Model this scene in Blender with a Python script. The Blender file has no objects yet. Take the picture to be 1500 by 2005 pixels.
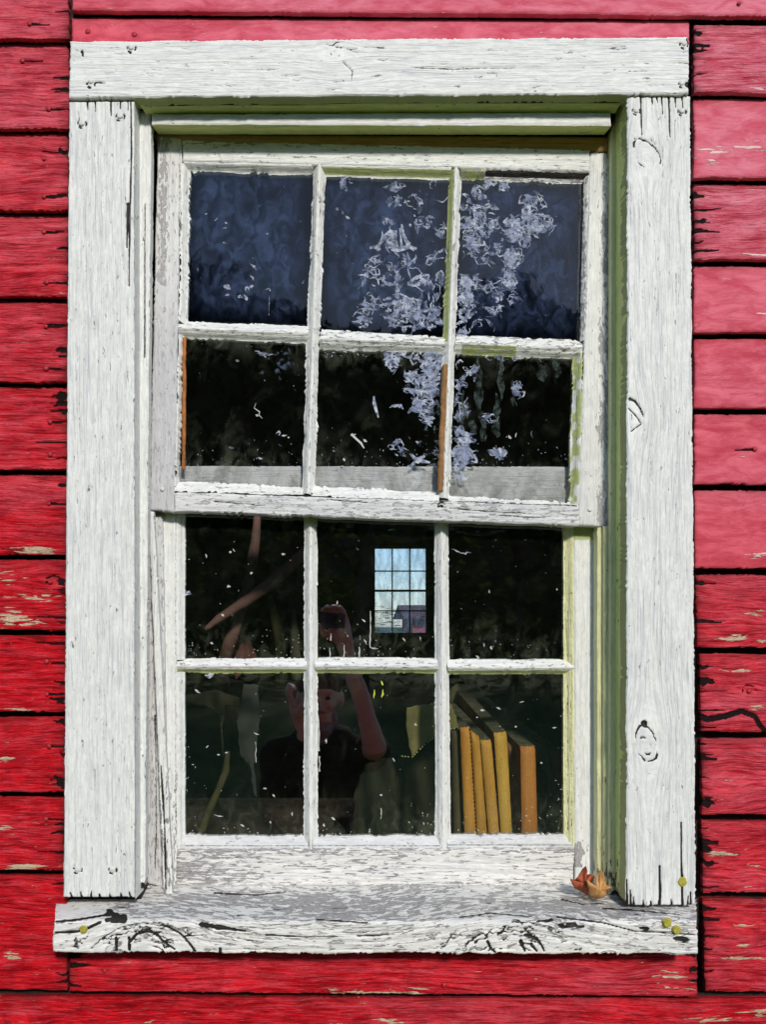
import bpy, bmesh, math, random
import numpy as np
from mathutils import Vector, Matrix
R = math.radians
random.seed(7)
SC = bpy.context.scene
COL = SC.collection

# ------------------------------------------------------------------ camera
S = 0.00078            # metres per photo pixel on the casing plane
D = 1.40               # camera to casing plane
CX, CY, CZ = 660.0, 1220.0, 1.75
cam = bpy.data.cameras.new('camera')
cam.sensor_fit = 'HORIZONTAL'; cam.sensor_width = 36
cam.lens = 36 * D / (1500 * S)
cam.shift_x = (750 - CX) / 1500; cam.shift_y = (CY - 1002.5) / 1500
cam.clip_start = 0.01; cam.clip_end = 2000
camo = bpy.data.objects.new('camera', cam); COL.objects.link(camo)
camo.location = (0, -D, CZ); camo.rotation_euler = (R(90), 0, 0)
SC.camera = camo

# ------------------------------------------------------------------ world, sun, exposure
SUN_EL, SUN_AZ = 29, 14          # azimuth measured from straight out of the wall towards +X
w = bpy.data.worlds.new('World'); SC.world = w; w.use_nodes = True
nt = w.node_tree; nt.nodes.clear()
sky = nt.nodes.new('ShaderNodeTexSky'); sky.sky_type = 'NISHITA'; sky.sun_disc = False
sky.sun_elevation = R(SUN_EL); sky.sun_rotation = R(180 - SUN_AZ)
sky.dust_density = 0.3; sky.ozone_density = 3.0
bg = nt.nodes.new('ShaderNodeBackground'); bg.inputs[1].default_value = 0.115
wo = nt.nodes.new('ShaderNodeOutputWorld')
nt.links.new(sky.outputs[0], bg.inputs[0]); nt.links.new(bg.outputs[0], wo.inputs[0])
sl = bpy.data.lights.new('sun', 'SUN'); sl.energy = 2.4; sl.angle = R(6); sl.color = (1, 0.945, 0.865)
so = bpy.data.objects.new('sun', sl); COL.objects.link(so)
sd = Vector((math.sin(R(SUN_AZ)) * math.cos(R(SUN_EL)), -math.cos(R(SUN_AZ)) * math.cos(R(SUN_EL)), math.sin(R(SUN_EL))))
so.rotation_euler = sd.to_track_quat('Z', 'Y').to_euler()
SC.view_settings.view_transform = 'Standard'; SC.view_settings.look = 'None'
SC.view_settings.gamma = 1; SC.view_settings.exposure = 0.43
SC.cycles.max_bounces = 8; SC.cycles.transparent_max_bounces = 16
SC.cycles.caustics_reflective = False; SC.cycles.caustics_refractive = False

# ------------------------------------------------------------------ helpers
def W(px, py, y=0.0):
    k = S * (D + y) / D
    return Vector(((px - CX) * k, y, CZ - (py - CY) * k))

def empty(name, loc=(0, 0, 0), label=None, cat=None, group=None, parent=None):
    o = bpy.data.objects.new(name, None); COL.objects.link(o); o.location = loc
    o.empty_display_size = 0.1
    if parent: o.parent = parent
    return tag(o, label, cat, group)

def tag(o, label=None, cat=None, group=None, kind=None):
    if label: o['label'] = label
    if cat: o['category'] = cat
    if group: o['group'] = group
    if kind: o['kind'] = kind
    return o

def wmat(p):
    base = Matrix.LocRotScale(p.location, p.rotation_euler, None)
    return (wmat(p.parent) @ p.matrix_parent_inverse @ base) if p.parent else base

def link(name, me, mat, parent=None):
    o = bpy.data.objects.new(name, me); COL.objects.link(o)
    if mat is not None:
        for m in (mat if isinstance(mat, (list, tuple)) else [mat]): me.materials.append(m)
    if parent:
        o.parent = parent
        # shapes are modelled in world coordinates: keep the child where it was modelled
        o.matrix_parent_inverse = wmat(parent).inverted()
    return o

def hsh(ix, iy, seed):
    h = (ix.astype(np.int64) * 374761393 + iy.astype(np.int64) * 668265263 + int(seed) * 1274126177) & 0xffffffff
    h = ((h ^ (h >> 13)) * 1274126177) & 0xffffffff
    h = (h ^ (h >> 16)) & 0xffffff
    return h / float(0xffffff) * 2 - 1

def vn(x, y, seed=0):
    x = np.asarray(x, float); y = np.asarray(y, float); x, y = np.broadcast_arrays(x, y)
    ix = np.floor(x); iy = np.floor(y); fx = x - ix; fy = y - iy
    fx = fx * fx * (3 - 2 * fx); fy = fy * fy * (3 - 2 * fy)
    a = hsh(ix, iy, seed); b = hsh(ix + 1, iy, seed); c = hsh(ix, iy + 1, seed); d = hsh(ix + 1, iy + 1, seed)
    return (a * (1 - fx) + b * fx) * (1 - fy) + (c * (1 - fx) + d * fx) * fy

def fbm(x, y, seed=0, octv=4):
    r = 0; a = 0.5
    for i in range(octv):
        r = r + a * vn(x, y, seed + i * 31); x = x * 2.03; y = y * 2.03; a *= 0.5
    return r

def sstep(a, b, x):
    t = np.clip((x - a) / (b - a), 0, 1); return t * t * (3 - 2 * t)

def blob(PX, PY, x, y, rx, ry, soft=0.35, wob=0.25, seed=3):
    r = np.sqrt(((PX - x) / rx) ** 2 + ((PY - y) / ry) ** 2) + wob * vn(PX / 9, PY / 5, seed)
    return 1 - sstep(1 - soft, 1 + soft, r)

def streak(PX, PY, pts, w0, w1=0.6, soft=0.8):
    """dark crack along a polyline; half-width w0 tapering to w1 (photo pixels)"""
    best = np.zeros_like(PX); n = len(pts) - 1
    for i in range(n):
        ax, ay = pts[i]; bx, by = pts[i + 1]
        dx, dy = bx - ax, by - ay; L2 = dx * dx + dy * dy + 1e-9
        t = np.clip(((PX - ax) * dx + (PY - ay) * dy) / L2, 0, 1)
        dist = np.hypot(PX - ax - t * dx, PY - ay - t * dy)
        ww = w0 + (w1 - w0) * (i + t) / n
        best = np.maximum(best, 1 - sstep(ww, ww + soft + 0.8, dist))
    return best

def ringk(PX, PY, x, y, rx, ry, rot=0, wd=0.14, seed=5, brk=0.0):
    c, s = math.cos(R(rot)), math.sin(R(rot))
    u = ((PX - x) * c + (PY - y) * s) / rx; v = (-(PX - x) * s + (PY - y) * c) / ry
    r = np.hypot(u, v) + 0.08 * vn(PX / 7, PY / 7, seed)
    m = 1 - sstep(wd * 0.5, wd, np.abs(r - 1))
    return m * sstep(brk - 0.4, brk + 0.4, vn(np.arctan2(v, u) * 2.2, r * 0, seed + 9) + 0.25)

def knot(A, x, y, rx, ry, amp=0.85, grain='h'):
    """bend the grain lines round a knot"""
    PX, PY = A['PX'], A['PY']
    if grain == 'h':
        q = ((PX - x) / (rx * 1.9)) ** 2 + ((PY - y) / (ry * 1.5)) ** 2
        A['gv'] = A['gv'] - amp * (PY - y) * np.exp(-q)
    else:
        q = ((PX - x) / (rx * 1.5)) ** 2 + ((PY - y) / (ry * 1.9)) ** 2
        A['gv'] = A['gv'] - amp * (PX - x) * np.exp(-q)

SEED = [100]
def slab(name, quad, Y, mat, parent, back=0.03, res=2.5, grain='h', rag=1.0, relief=0.5, rnd=2.5,
         Yf=None, prof=None, feat=None, wear=0.1, green=0.0, grey=0.0, xs=None, ys=None, skirt=True, ragl=4.0, sk=None):
    """a board: fine height-field front, given by its outline in photo pixels on the plane Y, with real thickness"""
    SEED[0] += 7; sd_ = SEED[0]
    TL, TR, BR, BL = [np.array(p, float) for p in quad]
    wpx = (np.linalg.norm(TR - TL) + np.linalg.norm(BR - BL)) / 2
    hpx = (np.linalg.norm(BL - TL) + np.linalg.norm(BR - TR)) / 2
    s = np.linspace(0, 1, max(2, int(wpx / res)) + 1) if xs is None else np.asarray(xs)
    t = np.linspace(0, 1, max(2, int(hpx / res)) + 1) if ys is None else np.asarray(ys)
    T, Sg = np.meshgrid(t, s, indexing='ij')
    PX = (TL[0] * (1 - Sg) + TR[0] * Sg) * (1 - T) + (BL[0] * (1 - Sg) + BR[0] * Sg) * T
    PY = (TL[1] * (1 - Sg) + TR[1] * Sg) * (1 - T) + (BL[1] * (1 - Sg) + BR[1] * Sg) * T
    dl, dr, dt, db = Sg * wpx, (1 - Sg) * wpx, T * hpx, (1 - T) * hpx
    if rag:
        e = ragl
        def chipn(q, k):
            z = 0 * q
            return 0.35 * vn(q / 34, z + k, sd_ + k) + 0.85 * fbm(q / 4.5, z + k + 2, sd_ + k + 1, 3) * (0.25 + sstep(-0.05, 0.45, vn(q / 26, z + k + 5, sd_ + k + 2)))
        nl = chipn(PY, 3); nr = chipn(PY, 9); n_t = chipn(PX, 14); nb = chipn(PX, 20)
        PX = PX + rag * 2 * (nl * np.exp(-dl / e) + nr * np.exp(-dr / e))
        PY = PY + rag * 2 * (n_t * np.exp(-dt / e) + nb * np.exp(-db / e))
    gu, gv = (PX.copy(), PY.copy()) if grain == 'h' else (PY.copy(), PX.copy())
    gv = gv + 3.0 * vn(gu / 160, gv / 60, sd_ + 5)
    A = dict(PX=PX, PY=PY, S=Sg, T=T, gu=gu, gv=gv, dl=dl, dr=dr, dt=dt, db=db,
             wear=np.full(PX.shape, float(wear)), dark=np.zeros(PX.shape), green=np.full(PX.shape, float(green)),
             grn=np.ones(PX.shape), grey=np.full(PX.shape, float(grey)), dY=np.zeros(PX.shape), seed=sd_)
    if feat: feat(A)
    dY = A['dY']
    if relief:
        gn = fbm(A['gu'] / 70, A['gv'] / 3.6, sd_ + 11, 3)
        dY = dY - relief * 0.0011 * gn - relief * 0.0006 * vn(A['gu'] / 200, A['gv'] / 9, sd_ + 12)
    if rnd:
        ed = np.minimum(np.minimum(dl, dr), np.minimum(dt, db))
        q = np.clip(rnd - ed, 0, rnd)
        dY = dY + (rnd - np.sqrt(np.maximum(rnd ** 2 - q ** 2, 0))) * S
    if prof: dY = dY + prof(A)
    dY = dY + np.clip(A['dark'], 0, 1) * 0.0022
    base = np.full(PX.shape, float(Y)) if Yf is None else Yf(A)
    k = S * (D + base) / D
    X = (PX - CX) * k; Z = CZ - (PY - CY) * k; Yv = base + dY
    ny, nx = PX.shape
    V = np.stack([X, Yv, Z], -1).reshape(-1, 3)
    idx = np.arange(ny * nx).reshape(ny, nx)
    F = np.stack([idx[1:, :-1], idx[1:, 1:], idx[:-1, 1:], idx[:-1, :-1]], -1).reshape(-1, 4)
    G = np.stack([A['gu'], A['gv'], np.full(PX.shape, sd_ * 3.7)], -1).reshape(-1, 3); GR = (A['grn'] + 0 * PX).ravel()
    M = np.stack([A['wear'], A['dark'], A['green'], A['grey']], -1).reshape(-1, 4)
    nfront = len(F)
    if skirt:
        loop = np.concatenate([idx[0, :-1], idx[:-1, -1], idx[-1, :0:-1], idx[:0:-1, 0]])
        n = len(loop); Vr = V[loop]; Vb = Vr.copy()
        Vb[:, 1] = Vb[:, 1] + back
        Ms = M[loop].copy()
        if sk: sk(Ms, PX.ravel()[loop], PY.ravel()[loop], T.ravel()[loop], Sg.ravel()[loop])
        b0 = len(V); V = np.concatenate([V, Vr, Vb])
        Gs = G[loop].copy(); Gb = Gs.copy(); Gb[:, 1] += back / S; G = np.concatenate([G, Gs, Gb]); GR = np.concatenate([GR, GR[loop], GR[loop]]); M = np.concatenate([M, Ms, Ms])
        i = np.arange(n); j = (i + 1) % n
        F2 = np.stack([b0 + i, b0 + j, b0 + n + j, b0 + n + i], -1)
        F = np.concatenate([F, F2])
    me = bpy.data.meshes.new(name)
    me.vertices.add(len(V)); me.vertices.foreach_set('co', V.astype(np.float32).ravel())
    me.loops.add(len(F) * 4); me.loops.foreach_set('vertex_index', F.astype(np.int32).ravel())
    me.polygons.add(len(F)); me.polygons.foreach_set('loop_start', np.arange(0, len(F) * 4, 4, dtype=np.int32))
    me.polygons.foreach_set('use_smooth', np.ones(len(F), bool))
    me.update(calc_edges=True)
    a = me.attributes.new('grain', 'FLOAT_VECTOR', 'POINT'); a.data.foreach_set('vector', G.astype(np.float32).ravel())
    a = me.attributes.new('msk', 'FLOAT_COLOR', 'POINT'); a.data.foreach_set('color', np.clip(M, 0, 1).astype(np.float32).ravel())
    a = me.attributes.new('grn', 'FLOAT', 'POINT'); a.data.foreach_set('value', GR.astype(np.float32))
    return link(name, me, mat, parent)

# ------------------------------------------------------------------ node helper
class N:
    def __init__(self, name):
        self.m = bpy.data.materials.new(name); self.m.use_nodes = True
        self.t = self.m.node_tree; self.t.nodes.clear()
    def n(self, typ, ins=None, **props):
        x = self.t.nodes.new('ShaderNode' + typ)
        for k, v in props.items(): setattr(x, k, v)
        for k, v in (ins or {}).items():
            s = x.inputs[k]
            if isinstance(v, bpy.types.NodeSocket): self.t.links.new(v, s)
            else: s.default_value = v
        return x
    def math(self, op, a, b=0.0, c=None, clamp=False):
        d = {0: a, 1: b}
        if c is not None: d[2] = c
        return self.n('Math', d, operation=op, use_clamp=clamp).outputs[0]
    def vscale(self, v, xyz):
        return self.n('VectorMath', {0: v, 1: xyz}, operation='MULTIPLY').outputs[0]
    def noise(self, v, detail=3, rough=0.5, scale=1.0, dist=0.0):
        return self.n('TexNoise', {'Vector': v, 'Scale': scale, 'Detail': detail, 'Roughness': rough, 'Distortion': dist}).outputs['Fac']
    def mix(self, f, a, b):
        x = self.t.nodes.new('ShaderNodeMix'); x.data_type = 'RGBA'
        for s, v in ((x.inputs[0], f), (x.inputs[6], a), (x.inputs[7], b)):
            if isinstance(v, bpy.types.NodeSocket): self.t.links.new(v, s)
            else: s.default_value = v if not isinstance(v, tuple) or len(v) == 4 else (*v, 1)
        return x.outputs[2]
    def remap(self, v, a, b, lo=0.0, hi=1.0, smooth=True):
        x = self.n('MapRange', {'Value': v, 'From Min': a, 'From Max': b, 'To Min': lo, 'To Max': hi}, interpolation_type='SMOOTHSTEP' if smooth else 'LINEAR')
        return x.outputs[0]
    def out(self, sh):
        self.n('OutputMaterial', {'Surface': sh}); return self.m
    def pbr(self, col, rough=0.6, height=None, dist=0.001, strength=1.0, spec=0.4, **kw):
        ins = {'Base Color': col if isinstance(col, bpy.types.NodeSocket) else (*col, 1), 'Roughness': rough, 'Specular IOR Level': spec}
        ins.update(kw)
        if height is not None:
            b = self.n('Bump', {'Height': height, 'Strength': strength, 'Distance': dist}); ins['Normal'] = b.outputs[0]
        return self.out(self.n('BsdfPrincipled', ins).outputs[0])

def attrs(N_):
    g = N_.n('Attribute', attribute_name='grain').outputs['Vector']
    mk = N_.n('Attribute', attribute_name='msk')
    sp = N_.n('SeparateColor', {0: mk.outputs['Color']})
    return g, sp.outputs[0], sp.outputs[1], sp.outputs[2], mk.outputs['Alpha']

def weathered(name, white=(0.80, 0.80, 0.76), shade=(0.52, 0.55, 0.58), woodA=(0.20, 0.195, 0.20), woodB=(0.40, 0.385, 0.38),
              linek=0.55, chip=(0.045, 0.17), bump=1.0, greenc=(0.42, 0.46, 0.19)):
    n = N(name); g, wear, dark, green, grey = attrs(n)
    line = n.noise(n.vscale(g, (0.010, 0.26, 1)), 3, 0.55)
    line2 = n.noise(n.vscale(g, (0.022, 0.62, 1)), 2, 0.5)
    fine = n.noise(n.vscale(g, (0.16, 0.8, 1)), 3, 0.6)
    brush = n.noise(n.vscale(g, (0.05, 0.12, 1)), 3, 0.6, dist=0.6)
    patch = n.noise(n.vscale(g, (chip[0], chip[1], 1)), 5, 0.62, dist=0.5)
    lowf = n.remap(n.noise(n.vscale(g, (0.0045, 0.018, 1)), 3, 0.6), 0.36, 0.64, 0.35, 1.45)
    lk = n.math('MULTIPLY', n.math('MULTIPLY', n.remap(line, 0.50, 0.30), linek), lowf, clamp=True)
    lk2 = n.math('MULTIPLY', n.math('MULTIPLY', n.remap(line2, 0.46, 0.30), linek * 0.8), lowf, clamp=True)
    base = n.mix(n.remap(brush, 0.35, 0.68), tuple(c * 0.92 for c in white), tuple(min(0.86, c * 1.05) for c in white))
    base = n.mix(lk, base, shade); base = n.mix(lk2, base, shade)
    wood = n.mix(n.remap(fine, 0.3, 0.7), woodA, woodB)
    wood = n.mix(n.math('MULTIPLY', lk, 0.5), wood, tuple(c * 0.45 for c in woodA))
    p = n.math('ADD', n.remap(patch, 0.30, 0.70, smooth=False), n.math('MULTIPLY', n.math('SUBTRACT', fine, 0.5), 0.35))
    v = n.math('SUBTRACT', n.math('ADD', p, wear), 1.0)
    mask = n.remap(v, -0.03, 0.03)
    rim = n.math('MULTIPLY', n.math('MULTIPLY', n.remap(v, -0.02, 0.03), n.remap(v, 0.12, 0.04)), 0.45)
    gm = n.remap(n.math('ADD', green, n.math('MULTIPLY', n.math('SUBTRACT', fine, 0.5), 0.3)), 0.35, 0.62)
    base = n.mix(gm, base, n.mix(brush, tuple(c * 0.85 for c in greenc), tuple(c * 1.15 for c in greenc)))
    c = n.mix(mask, base, wood)
    c = n.mix(rim, c, tuple(x * 0.35 for x in woodA))
    c = n.mix(n.math('MULTIPLY', grey, 0.85), c, n.mix(brush, (0.37, 0.365, 0.385), (0.58, 0.57, 0.59)))
    dm = n.remap(n.math('ADD', dark, n.math('MULTIPLY', n.math('SUBTRACT', fine, 0.5), 0.8)), 0.38, 0.60)
    c = n.mix(dm, c, (0.018, 0.015, 0.013))
    imp = n.noise(n.vscale(g, (0.09, 0.35, 1)), 4, 0.65, dist=1.2)
    h = n.math('ADD', n.math('MULTIPLY', n.remap(line, 0.3, 0.5), 0.55), n.math('MULTIPLY', n.remap(line2, 0.3, 0.46), 0.35))
    h = n.math('ADD', h, n.math('MULTIPLY', imp, 1.0))
    h = n.math('SUBTRACT', h, n.math('MULTIPLY', mask, 0.9))
    h = n.math('SUBTRACT', h, n.math('MULTIPLY', dm, 1.6))
    return n.pbr(c, 0.5, h, 0.0011 * bump, 0.75, 0.35)

M_CASE = weathered('white_casing_paint', linek=0.62, shade=(0.58, 0.60, 0.62), bump=1.35)
M_HEAD = weathered('white_head_paint', linek=0.32, shade=(0.55, 0.60, 0.64))
M_SASH = weathered('white_sash_paint', linek=0.30, chip=(0.06, 0.20), woodA=(0.26, 0.25, 0.24), woodB=(0.50, 0.48, 0.48))
M_SILL = weathered('peeling_sill_paint', linek=0.45, chip=(0.042, 0.25), woodA=(0.25, 0.24, 0.235), woodB=(0.47, 0.45, 0.44), white=(0.80, 0.78, 0.73), bump=1.3)
M_OLIVE = weathered('olive_jamb_shade', white=(0.80, 0.86, 0.30), shade=(0.50, 0.54, 0.2), linek=0.5, woodA=(0.12, 0.12, 0.08), woodB=(0.3, 0.3, 0.2))  # green shade of soffit and right jamb, put into the colour
M_KHAKI = weathered('khaki_stop_shade', white=(0.86, 0.82, 0.46), shade=(0.46, 0.45, 0.2), linek=0.5, woodA=(0.05, 0.05, 0.035), woodB=(0.16, 0.16, 0.11))  # shaded right-hand stops, their greenish tone put into the colour
M_BARE = weathered('bare_brown_wood', white=(0.50, 0.30, 0.13), shade=(0.2, 0.11, 0.05), linek=0.8)

def red_mat():
    n = N('red_barn_paint'); g, peel, dark, glare, dirt_shade = attrs(n)
    grn = n.n('Attribute', attribute_name='grn').outputs['Fac']
    line = n.noise(n.vscale(g, (0.010, 0.15, 1)), 4, 0.62, dist=0.25)
    line2 = n.noise(n.vscale(g, (0.030, 0.40, 1)), 3, 0.6, dist=0.2)
    fine = n.noise(n.vscale(g, (0.12, 0.60, 1)), 3, 0.65)
    brush = n.noise(n.vscale(g, (0.016, 0.045, 1)), 5, 0.65, dist=0.4)
    patch = n.noise(n.vscale(g, (0.022, 0.17, 1)), 4, 0.6, dist=0.4)
    deep = n.mix(n.remap(brush, 0.3, 0.7), (0.33, 0.001, 0.004), (0.70, 0.007, 0.016))
    pale = n.mix(n.remap(brush, 0.3, 0.7), (0.58, 0.080, 0.125), (0.74, 0.215, 0.28))
    f2 = n.math('ADD', glare, n.math('MULTIPLY', n.math('SUBTRACT', line, 0.5), n.math('MULTIPLY', grn, 1.1)), clamp=True)
    c = n.mix(f2, deep, pale)  # washed-out glare mixed into the red
    c = n.mix(n.math('MULTIPLY', n.remap(line2, 0.54, 0.68), n.math('MULTIPLY', grn, 0.48)), c, n.mix(glare, (0.62, 0.085, 0.10), (0.78, 0.32, 0.36)))
    c = n.mix(n.math('MULTIPLY', n.remap(line, 0.46, 0.34), n.math('MULTIPLY', grn, 0.62)), c, n.mix(glare, (0.13, 0.002, 0.006), (0.36, 0.02, 0.045)))
    c = n.mix(n.math('MULTIPLY', n.remap(line2, 0.42, 0.34), n.math('MULTIPLY', grn, 0.6)), c, n.mix(glare, (0.08, 0.002, 0.005), (0.26, 0.015, 0.035)))
    c = n.mix(n.math('MULTIPLY', n.remap(fine, 0.44, 0.30), n.math('MULTIPLY', grn, 0.45)), c, n.mix(glare, (0.07, 0.001, 0.004), (0.34, 0.03, 0.05)))
    p = n.math('ADD', n.remap(patch, 0.30, 0.70, smooth=False), n.math('MULTIPLY', n.math('SUBTRACT', fine, 0.5), 0.4))
    v = n.math('SUBTRACT', n.math('ADD', p, peel), 1.0)
    mask = n.remap(v, -0.02, 0.03)
    pc = n.mix(n.remap(fine, 0.3, 0.7), (0.42, 0.30, 0.18), (0.66, 0.50, 0.36)); pc = n.mix(n.remap(glare, 0.3, 0.6), pc, (0.80, 0.55, 0.52))
    c = n.mix(mask, c, pc)
    c = n.mix(n.math('MULTIPLY', dirt_shade, 0.8), c, (0.085, 0.014, 0.014))
    dm = n.remap(n.math('ADD', dark, n.math('MULTIPLY', n.math('SUBTRACT', fine, 0.5), 1.2)), 0.34, 0.62)
    c = n.mix(dm, c, (0.014, 0.007, 0.007))
    imp = n.noise(n.vscale(g, (0.09, 0.33, 1)), 5, 0.7, dist=0.6)
    h = n.math('MULTIPLY', n.math('ADD', n.math('MULTIPLY', line, 1.4), n.math('MULTIPLY', line2, 1.3)), n.math('MAXIMUM', grn, 0.12))
    h = n.math('ADD', h, n.math('MULTIPLY', imp, 0.55))
    h = n.math('ADD', h, n.math('MULTIPLY', mask, 0.35))
    h = n.math('SUBTRACT', h, n.math('MULTIPLY', dm, 1.5))
    return n.pbr(c, 0.70, h, 0.0026, 0.85, 0.09)
M_RED = red_mat()

def flat(name, col, rough=0.7, col2=None, scale=30, bump=0.0, spec=0.3, **kw):
    n = N(name); tc = n.n('TexCoord').outputs['Object']
    nz = n.noise(tc, 4, 0.6, scale)
    c = n.mix(n.remap(nz, 0.3, 0.7), col, col2 or tuple(x * 0.7 for x in col))
    return n.pbr(c, rough, nz if bump else None, bump or 0.001, 0.6, spec, **kw)

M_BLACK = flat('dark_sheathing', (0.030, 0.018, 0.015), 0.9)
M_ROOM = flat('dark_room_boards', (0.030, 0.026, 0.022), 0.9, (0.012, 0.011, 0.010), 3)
M_LICHEN = flat('yellow_lichen', (0.50, 0.45, 0.06), 0.9, (0.30, 0.27, 0.03), 400, 0.002)
M_REDNAIL = flat('red_painted_nail', (0.50, 0.03, 0.045), 0.5, (0.25, 0.01, 0.015), 300)
M_WNAIL = flat('white_painted_nail', (0.74, 0.73, 0.69), 0.5, (0.55, 0.55, 0.52), 300)

# ------------------------------------------------------------------ glass
def glass_mat(name, mode, sky_or_dust, hz, specks=0.3, refl=0.11, tint=(0.97, 0.985, 0.98)):
    """old wavy pane: thin mirror + clear body + a mottled film (painted blue sky reflection mid-pane, or dust at head and foot)"""
    n = N(name); tc = n.n('TexCoord').outputs['Object']
    wav = n.noise(n.vscale(tc, (5, 1, 3.5)), 2, 0.5, 1.0)
    wav2 = n.noise(n.vscale(tc, (26, 1, 16)), 2, 0.5, 1.0)
    h = n.math('ADD', n.math('MULTIPLY', wav, 1.0), n.math('MULTIPLY', wav2, 0.05))
    b = n.n('Bump', {'Height': h, 'Strength': 0.18, 'Distance': 0.004}).outputs[0]
    gl = n.n('BsdfGlossy', {'Color': (1, 1, 1, 1), 'Roughness': 0.014, 'Normal': b}).outputs[0]
    tr = n.n('BsdfTransparent', {'Color': (*tint, 1)}).outputs[0]
    lw = n.n('LayerWeight', {'Blend': 0.25}).outputs['Fresnel']
    rf = n.math('ADD', refl, n.math('MULTIPLY', lw, 0.30), clamp=True)
    s1 = n.n('MixShader', {0: rf, 1: tr, 2: gl}).outputs[0]
    uv = n.n('SeparateXYZ', {0: n.n('Attribute', attribute_name='puv').outputs['Vector']})
    u, v = uv.outputs[0], uv.outputs[1]
    m1 = n.noise(n.vscale(tc, (16, 1, 13)), 5, 0.62, 1.0, 0.7)
    m2 = n.noise(n.vscale(tc, (48, 1, 34)), 4, 0.6, 1.0, 1.0)
    m3 = n.noise(n.vscale(tc, (90, 1, 60)), 3, 0.6, 1.0, 1.6)
    wob = n.math('MULTIPLY', n.math('SUBTRACT', m1, 0.5), 0.35)
    uu = n.math('ADD', u, wob); vv = n.math('ADD', v, wob)
    if mode == 'middle':  # blue sky reflection painted as a film, thinning towards the edges
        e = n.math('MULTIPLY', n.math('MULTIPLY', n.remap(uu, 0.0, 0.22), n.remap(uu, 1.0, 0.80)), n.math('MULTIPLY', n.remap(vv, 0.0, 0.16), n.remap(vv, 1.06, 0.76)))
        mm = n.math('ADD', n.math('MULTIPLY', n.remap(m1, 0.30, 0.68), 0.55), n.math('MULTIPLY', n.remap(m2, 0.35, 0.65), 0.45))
        film = n.math('MULTIPLY', n.math('MULTIPLY', e, n.math('ADD', 0.12, n.math('MULTIPLY', mm, 0.95))), sky_or_dust)
    else:
        e = n.math('MAXIMUM', n.math('MULTIPLY', n.remap(vv, 0.20, 0.0), 0.8), n.remap(vv, 0.66, 0.98))
        e = n.math('ADD', n.math('MULTIPLY', e, n.remap(m2, 0.40, 0.66)), n.math('MULTIPLY', n.remap(m1, 0.50, 0.75), 0.35))
        film = n.math('ADD', n.math('MULTIPLY', e, sky_or_dust), 0.02)
    vo = n.n('TexVoronoi', {'Vector': n.vscale(tc, (1, 0.02, 0.7)), 'Scale': 110.0, 'Randomness': 1.0}, feature='F1')
    hs = n.n('SeparateColor', {0: vo.outputs['Color']}).outputs[0]
    big = n.noise(n.vscale(tc, (11, 1, 11)), 3, 0.6, 1.0)
    thr = n.math('MULTIPLY', n.remap(hs, 0.90, 1.0, 0.02, 0.26, smooth=False), n.remap(big, 0.46, 0.66, 0.0, 1.2))
    spk = n.math('LESS_THAN', n.math('ADD', vo.outputs['Distance'], n.math('MULTIPLY', n.math('SUBTRACT', m3, .5), .25)), n.math('MULTIPLY', thr, specks))
    fac = n.math('MAXIMUM', film, n.math('MULTIPLY', spk, 0.55))
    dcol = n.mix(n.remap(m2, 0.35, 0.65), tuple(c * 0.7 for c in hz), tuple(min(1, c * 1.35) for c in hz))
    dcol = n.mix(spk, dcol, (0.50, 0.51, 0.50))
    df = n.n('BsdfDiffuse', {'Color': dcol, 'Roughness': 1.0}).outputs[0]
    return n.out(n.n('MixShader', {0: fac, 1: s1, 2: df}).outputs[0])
M_GT = glass_mat('old_glass_painted_sky', 'middle', 0.50, (0.085, 0.125, 0.245), 0.2, 0.024)
M_GM = glass_mat('old_glass_dusty', 'ends', 0.42, (0.13, 0.14, 0.10), 0.3, 0.075)
M_GL = glass_mat('old_glass_dark', 'ends', 0.20, (0.12, 0.135, 0.09), 0.3, 0.18)

def glint_mat():
    n = N('sky_glint_and_specks'); tc = n.n('TexCoord').outputs['Object']
    nz = n.noise(tc, 4, 0.6, 140)
    c = n.mix(n.remap(nz, 0.35, 0.65), (0.30, 0.35, 0.48), (0.62, 0.66, 0.76))
    df = n.n('BsdfDiffuse', {'Color': c}).outputs[0]
    tr = n.n('BsdfTransparent', {'Color': (1, 1, 1, 1)}).outputs[0]
    f = n.remap(n.noise(tc, 4, 0.65, 130), 0.34, 0.64, 0.14, 0.84)
    return n.out(n.n('MixShader', {0: f, 1: tr, 2: df}).outputs[0])
M_GLINT_SPECK = glint_mat()  # pale curls are sky reflections painted as strokes; also used for fine specks
M_SPECK = flat('white_paint_specks', (0.56, 0.57, 0.55), 0.8)
def glint_and_streak_mat(nm='soft_sky_glint', c1=(0.16, 0.20, 0.34), c2=(0.44, 0.50, 0.66), top=0.62):
    n = N(nm); tc = n.n('TexCoord').outputs['Object']
    c = n.mix(n.remap(n.noise(tc, 4, 0.6, 120), 0.35, 0.65), c1, c2)
    f = n.remap(n.noise(n.vscale(tc, (1, .1, 1)), 4, 0.65, 90), 0.36, 0.64, 0.03, top)
    return n.out(n.n('MixShader', {0: f, 1: n.n('BsdfTransparent', {'Color': (1, 1, 1, 1)}).outputs[0], 2: n.n('BsdfDiffuse', {'Color': c}).outputs[0]}).outputs[0])
M_SOFT_GLINT = glint_and_streak_mat()  # broad soft dabs under the curls, part of the painted sky reflections
M_DIMSMEAR = glint_and_streak_mat('green_grey_streak', (0.04, 0.055, 0.05), (0.10, 0.13, 0.12), 0.6)
M_YSPECK = flat('yellow_green_specks', (0.62, 0.66, 0.10), 0.8)

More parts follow.
